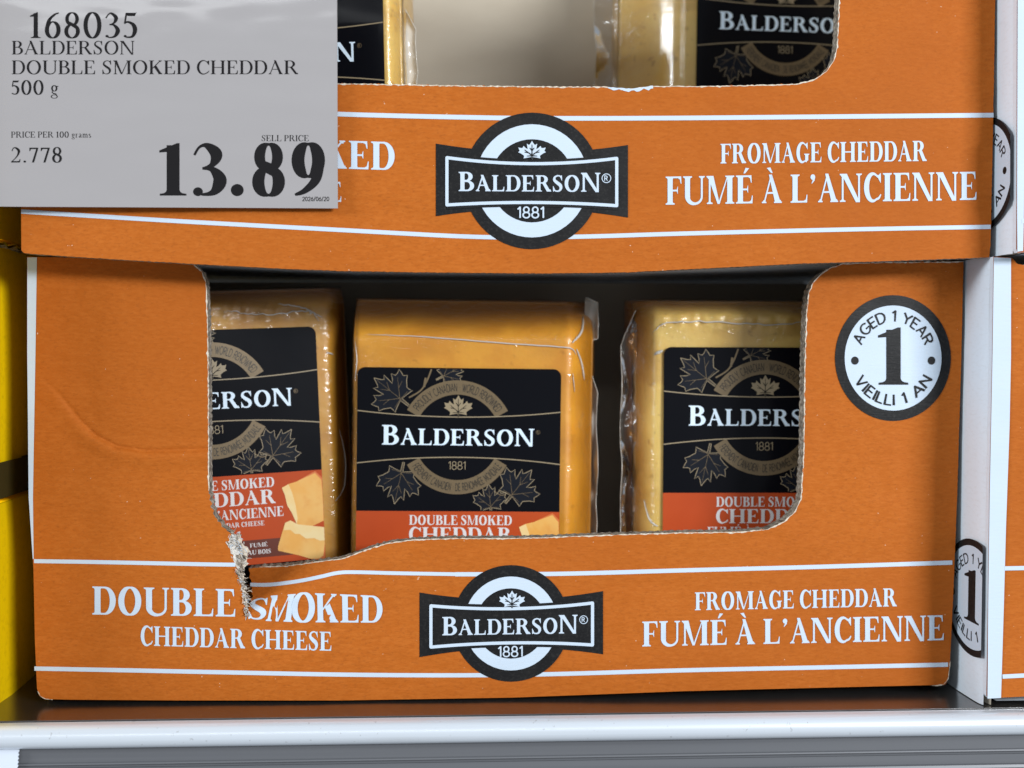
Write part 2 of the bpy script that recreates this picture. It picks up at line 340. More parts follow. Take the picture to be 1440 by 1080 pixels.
M['black_print'] = mat('black_print', (.009, .009, .010), .5, spec=.2, var=[((900, 900, 900), 3, .52, .8, (.042, .04, .038), .6), ((60, 60, 60), 4, .5, .8, (.022, .021, .02), .6)], bump=[((240, 240, 1500), 3, .3, .0003)])
M['white_board'] = mat('white_board', (.80, .88, .97), .5, var=[((14, 14, 5), 4, .4, .7, (.70, .76, .86), .55), ((300, 300, 900), 2, .5, .8, (.6, .6, .62), .25)], bump=[((20, 20, 12), 3, .3, .002)])
M['kraft'] = mat('kraft_inside', (.53, .465, .375), .8, spec=.2, var=[((30, 30, 60), 3, .4, .7, (.48, .415, .33), .6)], bump=[((90, 90, 90), 2, .15, .0004)])
M['cut'] = mat('corrugated_cut', (.20, .165, .13), .9, spec=.1, var=[((700, 700, 700), 3, .42, .62, (.50, .45, .38), .85), ((240, 240, 240), 2, .5, .7, (.07, .055, .045), .7)], bump=[((500, 500, 500), 3, .8, .001)])
M['fuzz'] = mat('torn_paper', (.74, .66, .55), .9, spec=.1, var=[((800, 800, 800), 3, .45, .65, (.48, .36, .25), .7)], bump=[((900, 900, 900), 3, .6, .0006)])
M['pulp'] = mat('torn_pulp', (.78, .75, .70), .95, spec=.1, var=[((260, 260, 260), 4, .48, .68, (.36, .28, .20), .75)], bump=[((600, 600, 600), 3, 1, .001)])
M['label_black'] = mat('label_black', (.0030, .0033, .0055), .30, coat=.12, coat_rough=.10, spec=.10, bump=[((45, 45, 45), 2, .10, .001)])
M['label_red'] = mat('label_red', (.50, .075, .018), .35, coat=.08, coat_rough=.15, spec=.2, var=[((26, 26, 26), 3, .4, .7, (.42, .055, .014), .6)], bump=[((45, 45, 45), 2, .1, .001)])
M['label_brown'] = mat('label_brown', (.13, .028, .014), .33)
M['label_white'] = mat('label_white', (.72, .85, .98), .4, spec=.2)
M['label_pale'] = mat('label_pale', (.72, .70, .70), .4)
M['gold'] = mat('label_gold', (.19, .136, .075), .38, metal=.25, var=[((1500, 1500, 1500), 2, .45, .7, (.15, .105, .055), .6)])
M['gold_line'] = mat('gold_line', (.30, .235, .145), .4)
M['leaf_fill'] = mat('leaf_fill', (.010, .012, .018), .4, spec=.12)
M['ring_text'] = mat('ring_text', (.02, .016, .012), .45)
M['chunk_top'] = mat('printed_cheese_pale', (.84, .66, .34), .35, var=[((90, 90, 90), 4, .4, .65, (.85, .55, .20), .7)])
M['chunk'] = mat('printed_cheese', (.80, .40, .085), .35, var=[((60, 60, 60), 4, .4, .65, (.82, .50, .16), .9), ((150, 150, 150), 3, .5, .7, (.70, .28, .05), .5)])
M['chunk_rind'] = mat('printed_rind', (.66, .17, .045), .35)
M['film'] = None
def film_mat(name, tint, base, rough):
    m = bpy.data.materials.new(name); m.use_nodes = True; nt = m.node_tree; nt.nodes.clear()
    out = nt.nodes.new('ShaderNodeOutputMaterial'); tr = nt.nodes.new('ShaderNodeBsdfTransparent'); tr.inputs[0].default_value = (*tint, 1)
    gl = nt.nodes.new('ShaderNodeBsdfGlossy'); gl.inputs['Roughness'].default_value = rough; gl.inputs[0].default_value = (.95, .97, 1, 1)
    df = nt.nodes.new('ShaderNodeBsdfDiffuse'); df.inputs[0].default_value =  (.92, .88, .80, 1) if base > .3 else (.42, .33, .25, 1)
    lw = nt.nodes.new('ShaderNodeFresnel'); lw.inputs[0].default_value = 1.5
    tc = nt.nodes.new('ShaderNodeTexCoord'); n = nt.nodes.new('ShaderNodeTexNoise'); n.inputs['Scale'].default_value = 130; n.inputs['Detail'].default_value = 3
    bp = nt.nodes.new('ShaderNodeBump'); bp.inputs['Strength'].default_value = .6; bp.inputs['Distance'].default_value = .002
    m1 = nt.nodes.new('ShaderNodeMixShader'); m1.inputs[0].default_value = base; m2 = nt.nodes.new('ShaderNodeMixShader')
    L = nt.links.new
    L(tc.outputs['Object'], n.inputs[0]); L(n.outputs[0], bp.inputs['Height']); L(bp.outputs[0], gl.inputs['Normal']); L(bp.outputs[0], lw.inputs['Normal'])
    L(tr.outputs[0], m1.inputs[1]); L(df.outputs[0], m1.inputs[2]); L(lw.outputs[0], m2.inputs[0]); L(m1.outputs[0], m2.inputs[1]); L(gl.outputs[0], m2.inputs[2]); L(m2.outputs[0], out.inputs[0])
    return m
M['film'] = film_mat('clear_film', (.90, .88, .85), .15, .12)
M['seam'] = film_mat('film_seam', (.93, .92, .90), .55, .16)
M['crease'] = film_mat('film_crease', (.97, .95, .92), .60, .22)  # film ridges; pale diffuse paints their bright glints
def wrap_mat():
    m = film_mat('vacuum_wrap', (.985, .975, .96), .0, .11); nt = m.node_tree; L = nt.links.new
    gl = [n for n in nt.nodes if n.type == 'BSDF_GLOSSY'][0]; fr = [n for n in nt.nodes if n.type == 'FRESNEL'][0]; tc = [n for n in nt.nodes if n.type == 'TEX_COORD'][0]
    at = nt.nodes.new('ShaderNodeAttribute'); at.attribute_name = 'rind'; prev = None  # on the film this edge factor only scales the wrinkle bumps
    for sc, dt, st, ds in (((60, 60, 150), 3, .55, .0016), ((300, 300, 190), 3, .25, .0006), ((25, 25, 25), 2, .3, .003)):
        mp = nt.nodes.new('ShaderNodeMapping'); mp.inputs['Scale'].default_value = sc; n = nt.nodes.new('ShaderNodeTexNoise'); n.inputs['Scale'].default_value = 1; n.inputs['Detail'].default_value = dt; n.inputs['Distortion'].default_value = 1.2
        a = nt.nodes.new('ShaderNodeMath'); a.operation = 'SUBTRACT'; a.inputs[1].default_value = .5; b = nt.nodes.new('ShaderNodeMath'); b.operation = 'ABSOLUTE'
        s = nt.nodes.new('ShaderNodeMapRange'); s.inputs[3].default_value = .04*st; s.inputs[4].default_value = st
        bp = nt.nodes.new('ShaderNodeBump'); bp.inputs['Distance'].default_value = ds*3
        L(tc.outputs['Object'], mp.inputs[0]); L(mp.outputs[0], n.inputs[0]); L(n.outputs[0], a.inputs[0]); L(a.outputs[0], b.inputs[0]); L(b.outputs[0], bp.inputs['Height']); L(at.outputs['Fac'], s.inputs[0]); L(s.outputs[0], bp.inputs['Strength'])
        if prev: L(prev, bp.inputs['Normal'])
        prev = bp.outputs[0]
    L(prev, gl.inputs['Normal']); L(prev, fr.inputs['Normal'])
    mx = [n for n in nt.nodes if n.type == 'MIX_SHADER' and n.inputs[2].links and n.inputs[2].links[0].from_node == gl][0]; mn = nt.nodes.new('ShaderNodeMath'); mn.operation = 'MINIMUM'; mn.inputs[1].default_value = .30
    L(fr.outputs[0], mn.inputs[0]); L(mn.outputs[0], mx.inputs[0]); return m
M['wrap'] = wrap_mat()
M['shelf'] = mat('shelf_metal', (.20, .19, .185), .24, metal=.9, var=[((30, 5, 30), 4, .4, .7, (.15, .145, .14), .6), ((420, 420, 420), 2, .70, .74, (.5, .5, .48), .7)], bump=[((60, 60, 60), 3, .05, .001)])
M['rail'] = mat('rail_metal', (.76, .82, .90), .30, metal=.30, bump=[((3, 900, 900), 2, .06, .0004)], var=[((2, 300, 300), 3, .4, .7, (.66, .70, .75), .6), ((500, 500, 500), 2, .68, .74, (.45, .46, .48), .6), ((8, 200, 200), 4, .55, .75, (.6, .63, .67), .5)])
M['channel'] = mat('channel_grey', (.165, .17, .185), .42, metal=.3, var=[((3, 400, 400), 3, .4, .7, (.13, .135, .15), .7)])
M['yellow'] = mat('yellow_board', (.97, .64, .002), .5, spec=.15, var=[((7, 9, 7), 3, .4, .7, (.88, .54, .001), .6), ((500, 500, 500), 2, .5, .8, (.5, .28, .003), .3)], bump=[((200, 200, 900), 3, .2, .0003), ((18, 18, 18), 2, .3, .002)])
M['olive'] = mat('dark_band', (.045, .030, .006), .5)
M['card'] = mat('card_paper', (.370, .350, .355), .30, coat=.55, coat_rough=.07, spec=.3, bump=[((16, 16, 34), 2, .30, .003), ((5, 5, 9), 1, .3, .006)], var=[((5, 5, 5), 2, .35, .7, (.345, .33, .335), .7)])
M['ink'] = mat('card_ink', (.012, .011, .012), .5, spec=.12)
M['tag'] = mat('tag_paper', (.70, .76, .86), .5)
# ---------------------------------------------------------------- builders
def thing(name, label, cat, loc=(0, 0, 0), group=None):
    o = bpy.data.objects.new(name, None); o.empty_display_size = .02; COL.objects.link(o); o.location = loc
    o['label'] = label; o['category'] = cat
    if group: o['group'] = group
    return o
class Mesh:
    """collects faces with a material each, then links them as ONE object"""
    def __init__(s): s.v, s.f, s.m, s.mats, s.key = [], [], [], [], {}
    def mi(s, name):
        if name not in s.mats: s.mats.append(name)
        return s.mats.index(name)
    def vert(s, p, merge=True):
        if not merge: s.v.append(tuple(p)); return len(s.v)-1
        k = (round(p[0]*2e6), round(p[1]*2e6), round(p[2]*2e6))
        if k not in s.key: s.key[k] = len(s.v); s.v.append(tuple(p))
        return s.key[k]
    def face(s, P, m, merge=True):
        ids = [s.vert(p, merge) for p in P]
        if len(set(ids)) == len(ids): s.f.append(ids); s.m.append(s.mi(m))
    def grid(s, rows, m):
        ids = [[s.vert(p) for p in r] for r in rows]
        for a, b in zip(ids, ids[1:]):
            for i in range(len(a)-1):
                q = [a[i], a[i+1], b[i+1], b[i]]; q = [x for j, x in enumerate(q) if x not in q[:j]]
                if len(q) > 2: s.f.append(q); s.m.append(s.mi(m))
    def box(s, a, b, m):
        P = [Vector((x, y, z)) for x in (a[0], b[0]) for y in (a[1], b[1]) for z in (a[2], b[2])]
        for q in ((0, 1, 3, 2), (4, 6, 7, 5), (0, 4, 5, 1), (2, 3, 7, 6), (0, 2, 6, 4), (1, 5, 7, 3)): s.face([P[i] for i in q], m)
    def tube(s, P, r, m, n=6, taper=False):
        rings = []
        for i, p in enumerate(P):
            t = (Vector(P[min(i+1, len(P)-1)])-Vector(P[max(i-1, 0)])).normalized(); u = t.cross(Vector((.31, .2, .9))).normalized(); w = t.cross(u)
            e = r*(math.sin(PI*(i+.3)/(len(P)-.4))**.5 if taper else 1)
            rings.append([Vector(p)+(u*math.cos(2*PI*j/n)+w*math.sin(2*PI*j/n))*e for j in range(n+1)])
        s.grid(rings, m)
    def build(s, name, parent=None, smooth=True, bevel=0., loc=None):
        me = bpy.data.meshes.new(name); base = Vector((0, 0, 0))
        if parent is not None:
            p = parent
            while p is not None: base += p.location; p = p.parent
        if parent is not None and not getattr(s, 'local', False): me.from_pydata([tuple(Vector(v)-base) for v in s.v], [], s.f)
        else: me.from_pydata(s.v, [], s.f)
        for n in s.mats: me.materials.append(M[n])
        me.polygons.foreach_set('material_index', s.m)
        if smooth: me.polygons.foreach_set('use_smooth', [True]*len(s.f))
        o = bpy.data.objects.new(name, me); COL.objects.link(o)
        if parent is not None: o.parent = parent
        if bevel:
            b = o.modifiers.new('bevel', 'BEVEL'); b.width = bevel; b.segments = 2; b.limit_method = 'ANGLE'
        return o

class Print:
    """flat artwork in sheet coordinates, laid on a surface by a mapping f(p, lift)"""
    def __init__(s): s.items = []
    def tris(s, V, T, m, layer): s.items.append((V, T, m, layer))
    def poly(s, polys, m, layer): V, T = union(polys); s.items.append((V, T, m, layer))
    def text(s, font, txt, quad, m, layer, big=None, track=0., sag=0., skew=None):
        """quad = BL, BR, TL, TR of the cap box; sag bends the middle down"""
        V, T, w = font.layout(txt, big=big, track=track) if big is not None else font.layout(txt, track=track)
        bl, br, tl, tr = [Vector(q) for q in quad]; out = []
        for x, y in V:
            u = x/w
            if skew: u2, y = skew(u, y)
            else: u2 = u
            p = bl.lerp(br, u2)*(1-y)+tl.lerp(tr, u2)*y; out.append((p.x, p.y+sag*(1-(2*u-1)**2)))
        s.items.append((out, T, m, layer))
    def arctext(s, font, txt, cx, cy, rx, ry, a0, a1, h, m, layer, inside=False, hw=None):
        """capitals along an arc (angles counter-clockwise from +x, y of the sheet running down)"""
        V, T, w = font.layout(txt); out = []
        for x, y in V:
            a = math.radians(a0+(a1-a0)*x/w); k = (y-.5)*h*(-1 if inside else 1)
            out.append((cx+(rx+k)*math.cos(a), cy-(ry+k)*math.sin(a)))
        s.items.append((out, T, m, layer))
    def into(s, mesh, f, maxlen, clip=None):
        for V, T, m, layer in s.items:
            st = [[V[i] for i in t] for t in T]
            while st:
                t = st.pop(); e = [(math.hypot(t[i][0]-t[i-1][0], t[i][1]-t[i-1][1]), i) for i in range(3)]; L, i = max(e)
                if L > maxlen:
                    a, b, c = t[i-1], t[i], t[(i+1) % 3]; h = ((a[0]+b[0])/2, (a[1]+b[1])/2); st += [[a, h, c], [h, b, c]]; continue
                if clip and not all(clip(p) for p in t): continue
                P = [f(p, layer) for p in t]
                if (P[1]-P[0]).cross(P[2]-P[0]).dot(EYE-P[0]) < 0 and not getattr(mesh, 'local', False): P = P[::-1]
                mesh.face(P, m)
def inside(p, poly):
    x, y = p; r = False
    for i in range(len(poly)):
        a, b = poly[i-1], poly[i]
        if (a[1] > y) != (b[1] > y) and x < (b[0]-a[0])*(y-a[1])/(b[1]-a[1])+a[0]: r = not r
    return r
def densify(P, step):
    out = []
    for a, b in zip(P, P[1:]):
        n = max(1, int(math.hypot(b[0]-a[0], b[1]-a[1])/step)); out += [(a[0]+(b[0]-a[0])*i/n, a[1]+(b[1]-a[1])*i/n) for i in range(n)]
    return out+[P[-1]]
def roughen(P, amp, seed, step=3.):
    r = random.Random(seed); D = densify(P, step); out = []
    for i, p in enumerate(D):
        a = D[max(i-1, 0)]; b = D[min(i+1, len(D)-1)]; d = math.hypot(b[0]-a[0], b[1]-a[1]) or 1
        k = amp*(r.uniform(-1, 1)*.7+.6*math.sin(i*1.9)+.5*noise.noise((i*.13, seed, 0)))*(0 if i in (0, len(D)-1) else 1)
        out.append((p[0]-(b[1]-a[1])/d*k, p[1]+(b[0]-a[0])/d*k))
    return out
def panel(mesh, clean_cut, surf, thick, art, step=11, front='orange', back='kraft', edge='cut', maxlen=24, extra=()):
    """cardboard sheet: clean_cut = list of (points, is_cut) runs forming the outline in photo coordinates"""
    out = []
    for run, amp, seed in clean_cut:
        R = roughen(run, amp, seed) if amp else densify(run, 12)
        out += R[:-1]
    xs = [p[0] for p in out]; ys = [p[1] for p in out]; inner = []
    y = min(ys)+step*.5
    while y < max(ys):
        x = min(xs)+step*.5
        while x < max(xs):
            if inside((x, y), out) and min((p[0]-x)**2+(p[1]-y)**2 for p in out) > (step*.45)**2: inner.append((x, y))
            x += step
        y += step
    inner += [q for q in extra if inside(q, out)]
    V, T = union([out], inner)
    F = [surf((p[0], p[1]), 0) for p in V]; B = [p+Vector((0, thick, 0)) for p in F]
    for t in T:
        P = [F[i] for i in t]
        if (P[1]-P[0]).cross(P[2]-P[0]).dot(EYE-P[0]) < 0: t = t[::-1]
        mesh.face([F[i] for i in t], front); mesh.face([B[i] for i in reversed(t)], back)
    n = len(out)
    for i in range(n):
        a = surf(out[i-1], 0); b = surf(out[i], 0); w = Vector((0, thick, 0))
        mesh.face([a, b, b+w, a+w], edge, merge=False)
    art.into(mesh, surf, maxlen)
    return out
def stripe(art, P, w, m, layer):
    D = spline(P, 10); art.poly(sstroke(D, [w]*len(D)), m, layer)
def ring(cx, cy, ro, ri, a0=0, a1=360, n=48, ry=1.):
    return sstroke([(cx+(ro+ri)/2*math.cos(math.radians(a0+(a1-a0)*i/n)), cy-(ro+ri)/2*ry*math.sin(math.radians(a0+(a1-a0)*i/n))) for i in range(n+1)], [ro-ri]*(n+1))
LEAF = [(0, 1), (.07, .86), (.115, .80), (.20, .87), (.185, .74), (.165, .60), (.25, .66), (.33, .76), (.365, .66), (.43, .655), (.53, .68), (.50, .58), (.475, .52), (.54, .45), (.44, .40), (.31, .29), (.31, .22), (.33, .15), (.18, .19), (.03, .22), (.022, 0)]
LEAF = LEAF+[(-x, y) for x, y in reversed(LEAF[1:])]
def clip(P, x0, y0, x1, y1):
    for ax, lim, sg in ((0, x0, 1), (0, x1, -1), (1, y0, 1), (1, y1, -1)):
        Q = []
        for i in range(len(P)):
            a, b = P[i-1], P[i]; da, db = sg*(a[ax]-lim), sg*(b[ax]-lim)
            if (da > 0) != (db > 0): t = da/(da-db); Q.append((a[0]+(b[0]-a[0])*t, a[1]+(b[1]-a[1])*t))
            if db > 0: Q.append(b)
        P = Q
        if len(P) < 3: return []
    return P
def leaf(cx, cy, s, ang=0, sx=1.):
    """leaf outline, its middle at (cx, cy); y of the sheet runs down"""
    a = math.radians(ang); r = []
    for x, y in LEAF:
        x, y = x*s*sx, (y-.45)*s; r.append((cx+x*math.cos(a)-y*math.sin(a), cy-(x*math.sin(a)+y*math.cos(a))))
    return r
def leaf_veins(cx, cy, s, ang, w, sx=1.):
    a = math.radians(ang); r = []
    for ln in ([(0, 0), (0, .92)], [(0, .26), (.36, .60)], [(0, .26), (-.36, .60)], [(0, .24), (.25, .22)], [(0, .24), (-.25, .22)], [(0, .55), (.11, .72)], [(0, .55), (-.11, .72)], [(.18, .43), (.36, .46)], [(-.18, .43), (-.36, .46)]):
        q = []
        for x, y in ln:
            x, y = x*s*sx, (y-.45)*s; q.append((cx+x*math.cos(a)-y*math.sin(a), cy-(x*math.sin(a)+y*math.cos(a))))
        r += sstroke(q, [w, w*.5])
    return r
def badge(art, cx, cy, R, ro, ri, band, frame, cuts, name, big, reg, leafp, year):
    """round brand badge with a waisted name band"""
    bx0, bx1, bt0, bt1, btm, bb0, bb1, bbm = band
    def waist(x0, x1, t0, t1, tm, b0, b1, bm):
        n = 16; top = []; bot = []
        for i in range(n+1):
            u = i/n; q = 1-(2*u-1)**2
            top.append((x0+(x1-x0)*u, t0+(t1-t0)*u+(tm-(t0+t1)/2)*q)); bot.append((x0+(x1-x0)*u, b0+(b1-b0)*u+(bm-(b0+b1)/2)*q))
        return top, bot
    top, bot = waist(*band)
    bandq = [[top[i], top[i+1], bot[i+1], bot[i]] for i in range(16)]
    art.poly([disc(cx, cy, R, n=60)]+bandq, 'black_print', .12)
    art.poly(ring(cx, cy, ro, ri), 'white_print', .20)
    ft, fb = waist(*frame)
    art.poly([[(ft[i][0], cuts[0]) if 0 else (ft[i][0], ft[i][1]-6), (ft[i+1][0], ft[i+1][1]-6), (fb[i+1][0], fb[i+1][1]+6), (fb[i][0], fb[i][1]+6)] for i in range(16)], 'black_print', .26)
    w = 4.4
    art.poly(sstroke(ft, [w]*17)+sstroke(fb, [w]*17)+sstroke([ft[0], fb[0]], [w, w])+sstroke([ft[-1], fb[-1]], [w, w])+[disc(p[0], p[1], w/2, n=8) for p in (ft[0], ft[-1], fb[0], fb[-1])], 'white_print', .34)
    art.text(F_LOGO, 'BALDERSON', name, 'white_print', .34, big=big)
    V, T, wd = F_LOGO.layout('®'); rx, ry, rr = reg
    art.tris([(rx+(x-wd/2)*rr*2.1, ry-(y-.5)*rr*2.1) for x, y in V], T, 'white_print', .34)
    lx, ly, ls = leafp
    P = leaf(lx, ly, ls, sx=1.25); P = [(x, min(y, ly+ls*.36)) for x, y in P]
    art.poly([P], 'white_print', .34); art.poly(leaf_veins(lx, ly, ls*.8, 0, ls*.06, 1.25), 'black_print', .42)
    art.text(SANS, '1881', year, 'white_print', .34)
def seal(art, cx, cy, sx, sy, k, rim=.835):
    """round age seal; sx, sy = half sizes"""
    q = lambda polys: [[(cx+x*sx, cy+y*sy) for x, y in p] for p in polys]
    art.poly(q([disc(0, 0, 1, n=56)]), 'black_print', .12*k); art.poly(q([disc(0, 0, rim, n=56)]), 'white_print', .2*k)
    V, T, w = F_FAT.layout('1')
    art.tris([(cx+(x/w-.5)*.52*sx, cy-(y-.47)*.90*sy) for x, y in V], T, 'black_print', .28*k)
    for e in (-1, 1): art.poly(q([disc(e*.66, .04, .065)]), 'black_print', .28*k)
    for txt, a0, a1, ins in (('AGED 1 YEAR', 160, 20, False), ('VIEILLI 1 AN', 206, 334, True)):
        V, T, w = SANSM.layout(txt); out = []
        for x, y in V:
            a = math.radians(a0+(a1-a0)*x/w); r = .665+(y-.5)*.165*(-1 if ins else 1); out.append((cx+r*math.cos(a)*sx, cy-r*math.sin(a)*sy))
        art.tris(out, T, 'black_print', .28*k)
# ---------------------------------------------------------------- shelf
X0, X1 = -.62, .60
def xyz(*a): return Vector(a)
yr = -.0225
shelf = thing('store_shelf', 'grey metal store shelf with bright rounded front rail under the orange trays', 'shelf', (0, .2, 0))
m = Mesh(); m.box((X0, yr+.0005, -.003), (X1, .42, 0), 'shelf'); m.build('shelf_plate', shelf, smooth=False)
m = Mesh(); m.box((X0, .42, -.05), (X1, .43, .60), 'channel'); m.build('back_panel', shelf, smooth=False)
m = Mesh(); prof = [(yr, -.0005)]
r = .0044
prof += [(yr-.0025-r*math.sin(PI*i/16)*1.0, -.0006-r+r*math.cos(PI*i/16)) for i in range(17)]+[(yr, -.0006-2*r-.0006)]
m.grid([[(x, a, b) for a, b in prof] for x in (X0, -.3, -.1, .1, .3, X1)], 'rail'); m.build('front_rail', shelf)
m = Mesh(); zt = -.0006-2*r-.0003
prof = [(yr+.0005, zt), (yr-.0006, zt-.0004), (yr-.0006, zt-.0056), (yr-.0013, zt-.0059), (yr-.0014, zt-.0064), (yr-.0007, zt-.0067), (yr-.0013, zt-.0070), (yr-.0012, zt-.0074), (yr-.0006, zt-.0078), (yr-.0006, zt-.0113), (yr-.0016, zt-.0116), (yr-.0019, zt-.0126), (yr-.0008, zt-.0130), (yr-.0006, zt-.03), (yr+.003, zt-.03)]
m.grid([[(x, a, b) for a, b in prof] for x in (X0, X1)], 'channel'); m.build('ticket_channel', shelf, smooth=False)

# ---------------------------------------------------------------- trays
def tray_walls(root, xl0, xl1, xr0, xr1, zb, zt, yf, yb, side='kraft', left=True, right=True, sag=0.):
    """xl0/xl1 bottom and top of the left wall; walls are 3 mm board"""
    for on, a, b, e, nm in ((left, xl0, xl1, .003, 'side_panel'), (right, xr0, xr1, -.003, 'side_panel')):
        if not on: continue
        m = Mesh(); Q = [(a, yf, zb), (a, yb, zb), (b, yb, zt), (b, yf, zt)]; W = Vector((e, 0, 0)); Q = [Vector(q) for q in Q]
        m.face(Q, side); m.face([q+W for q in reversed(Q)], 'kraft')
        for i in range(4): m.face([Q[i-1], Q[i], Q[i]+W, Q[i-1]+W], 'cut', merge=False)
        m.build(nm, root, smooth=False)
    m = Mesh(); m.box((xl0+.0035, yb-.003, zb+.0005), (xr0-.0035, yb, zt), 'kraft'); m.build('back_panel', root, smooth=False)
    m = Mesh(); n = 20; rows = []
    for j, (y, k) in enumerate(((yf+.0035, .25), (yf+.012, .8), (yf+.05, 1), (yb-.05, .6), (yb-.004, .2))):
        rows.append([(xl0+.0035+(xr0-xl0-.007)*i/n, y, zb+.0008-sag*k*(1-(2*i/n-1)**2)) for i in range(n+1)])
    m.grid([[(x, y, z+.003) for x, y, z in q] for q in rows], 'kraft'); m.grid([q[::-1] for q in rows], 'white_board')
    m.build('bottom_panel', root)

# --- the tray in the middle of the picture: torn window edge
TEAR_L = [(294, 690), (297, 712), (303, 728), (315, 742), (325, 751), (320, 763), (326, 778), (331, 793), (333, 808), (338, 822), (341, 834), (344, 850), (347, 872)]
def tear_x(y): return interp([(b, a) for a, b in TEAR_L], y)
CREASE = [(48, 522), (85, 556), (112, 590), (134, 612), (165, 628), (205, 634), (255, 633), (300, 631)]
def crease(px, py):
    best = 1e9; sd = 0; along = 0; n = len(CREASE)
    for i in range(n-1):
        a, b = CREASE[i], CREASE[i+1]; dx, dy = b[0]-a[0], b[1]-a[1]; L = dx*dx+dy*dy
        t = min(1, max(0, ((px-a[0])*dx+(py-a[1])*dy)/L)); qx, qy = px-a[0]-dx*t, py-a[1]-dy*t; d = math.hypot(qx, qy)
        if d < best: best = d; sd = -1 if (dx*qy-dy*qx) < 0 else 1; along = (i+t)/(n-1)
    return best*sd, along
def low_g(px, py):
    u = (px-690)/650; g = -.0035*(1-u*u)
    if px < 330 and 440 < py < 760:
        d, t = crease(px, py); k = sstep(0, .18, t)*(.35+.65*sstep(.1, .5, t))
        g += .7*k*(.0015*math.exp(-(d/3.0)**2)-.0013*math.exp(-((d-9)/10)**2)+.0009*math.exp(-((d+14)/14)**2))
    if px > tear_x(min(py, 872))-1.5 and px < 640 and py < 874 and py > 740 and (py > 860 or px > 345):
        h = ((px-349)*-110+(py-872)*-241)/265
        if h > 0:
            w = 1-sstep(380, 575, px)
            g += .0210*sstep(0, 1, min(1, h/74))**.9*(.10+.90*w)-.0030*math.exp(-((px-512)/40)**2)*sstep(0, 60, h)
    g += .0007*noise.noise((px/130, py/170, 1.3))+.00022*noise.noise((px/28, py/34, 4.1))
    if 360 < px < 470 and 845 < py < 935: g += .0006*noise.noise((px/14+py/22, py/40, 9))
    return g
def low(p, lift): return on_y(p[0], p[1], low_g(p[0], p[1]))-Vector((0, lift*.0018, 0))
XTRA = []
for i, (x, y) in enumerate(densify(CREASE, 4.5)[2:-2]):
    q = densify(CREASE, 4.5); a, b = q[i+1], q[min(i+3, len(q)-1)]; d = math.hypot(b[0]-a[0], b[1]-a[1])
    XTRA += [(x-(b[1]-a[1])/d*k+.01*i, y+(b[0]-a[0])/d*k) for k in (-4.2, -2.1, .07, 2.2, 4.3)]
WIN = [(150, 364), (250, 367), (272, 371), (284, 382), (290, 397), (292, 450), (293, 520), (293.5, 600), (293.5, 660), (294, 690)]
TORN_R = [(347, 872), (350, 852), (356, 838), (353, 822), (350, 799)]
TOP_R = [(350, 799), (365, 797), (400, 796), (430, 792), (460, 788), (480, 786), (500, 779), (520, 771), (545, 764), (580, 759), (640, 757), (700, 757), (760, 756), (860, 752), (960, 749), (1040, 748), (1080, 744), (1103, 733), (1118, 719), (1126, 702), (1130, 640), (1131, 560), (1132, 500), (1134, 440), (1137, 412), (1143, 398), (1154, 386), (1168, 376.5), (1186, 370.5), (1250, 369), (1355, 368)]
runs = [([(38, 361), (90, 362), (150, 364)], .3, 1), (WIN, .9, 2), (TEAR_L, 1.6, 3), (TORN_R, 1.2, 4), (TOP_R, .9, 5),
        ([(1355, 368), (1352, 500), (1346, 700), (1340, 850), (1336, 930), (1333, 955), (1329, 963)], .25, 6), ([(1329, 963), (1200, 966), (960, 972), (720, 981), (480, 985), (250, 985), (100, 984), (62, 983), (55, 978), (52, 968), (49, 900), (47, 800), (41, 700), (38, 500), (38, 361)], 0, 7)]
art = Print()
art.poly([[(38.5, 362), (52, 362), (50, 500), (47.5, 640), (46.5, 700), (47.5, 786), (46.2, 786), (40.5, 700), (38.5, 500)]], 'white_print', .08)
stripe(art, [(48, 789), (120, 790), (220, 792), (290, 793.5), (331, 794)], 5.6, 'white_print', .08)
stripe(art, [(352, 822), (380, 822), (420, 817), (450, 811), (475, 805.5), (500, 804.5), (560, 806), (650, 807.5)], 5.2, 'white_print', .08)
stripe(art, [(640, 807.5), (770, 807), (860, 805), (960, 802), (1150, 797), (1339, 791)], 6, 'white_print', .08)
stripe(art, [(48.5, 940), (180, 942.5), (300, 945), (480, 948.5), (640, 949.5), (770, 948), (960, 942.5), (1150, 938.5), (1333, 934.5)], 6, 'white_print', .08)
art.text(F_BOX, 'DOUBLE', [(130, 864), (331, 867), (130, 824.5), (331, 828.5)], 'white_print', .10)
art.text(F_BOX, 'S', [(349, 870), (373, 871.5), (353, 842), (378, 840.5)], 'white_print', .10)
art.text(F_BOXM, 'M', [(373, 873), (411, 874.5), (381, 837.5), (416, 835)], 'white_print', .10)
art.text(F_BOX, 'O', [(409, 874.5), (443, 875), (411, 834), (443, 833)], 'white_print', .10)
art.text(F_BOX, 'KED', [(444, 875), (538, 875.5), (443, 834), (538, 838)], 'white_print', .10)
art.text(F_BOX, 'CHEDDAR CHEESE', [(198, 907.5), (466, 915), (198, 880), (466, 888.5)], 'white_print', .10)
art.text(F_BOX, 'FROMAGE CHEDDAR', [(977, 858), (1261, 852.5), (977, 833), (1261, 827)], 'white_print', .10)
art.text(F_BOX, 'FUMÉ À L’ANCIENNE', [(903, 909), (1327, 900), (903, 874), (1327, 865)], 'white_print', .10)
tray = thing('cheese_tray', 'orange cardboard tray with a torn window edge and round seal, standing on the shelf', 'cardboard tray', on_z(690, 975, 0))
m = Mesh(); panel(m, runs, low, .0072, art, step=7, extra=XTRA)
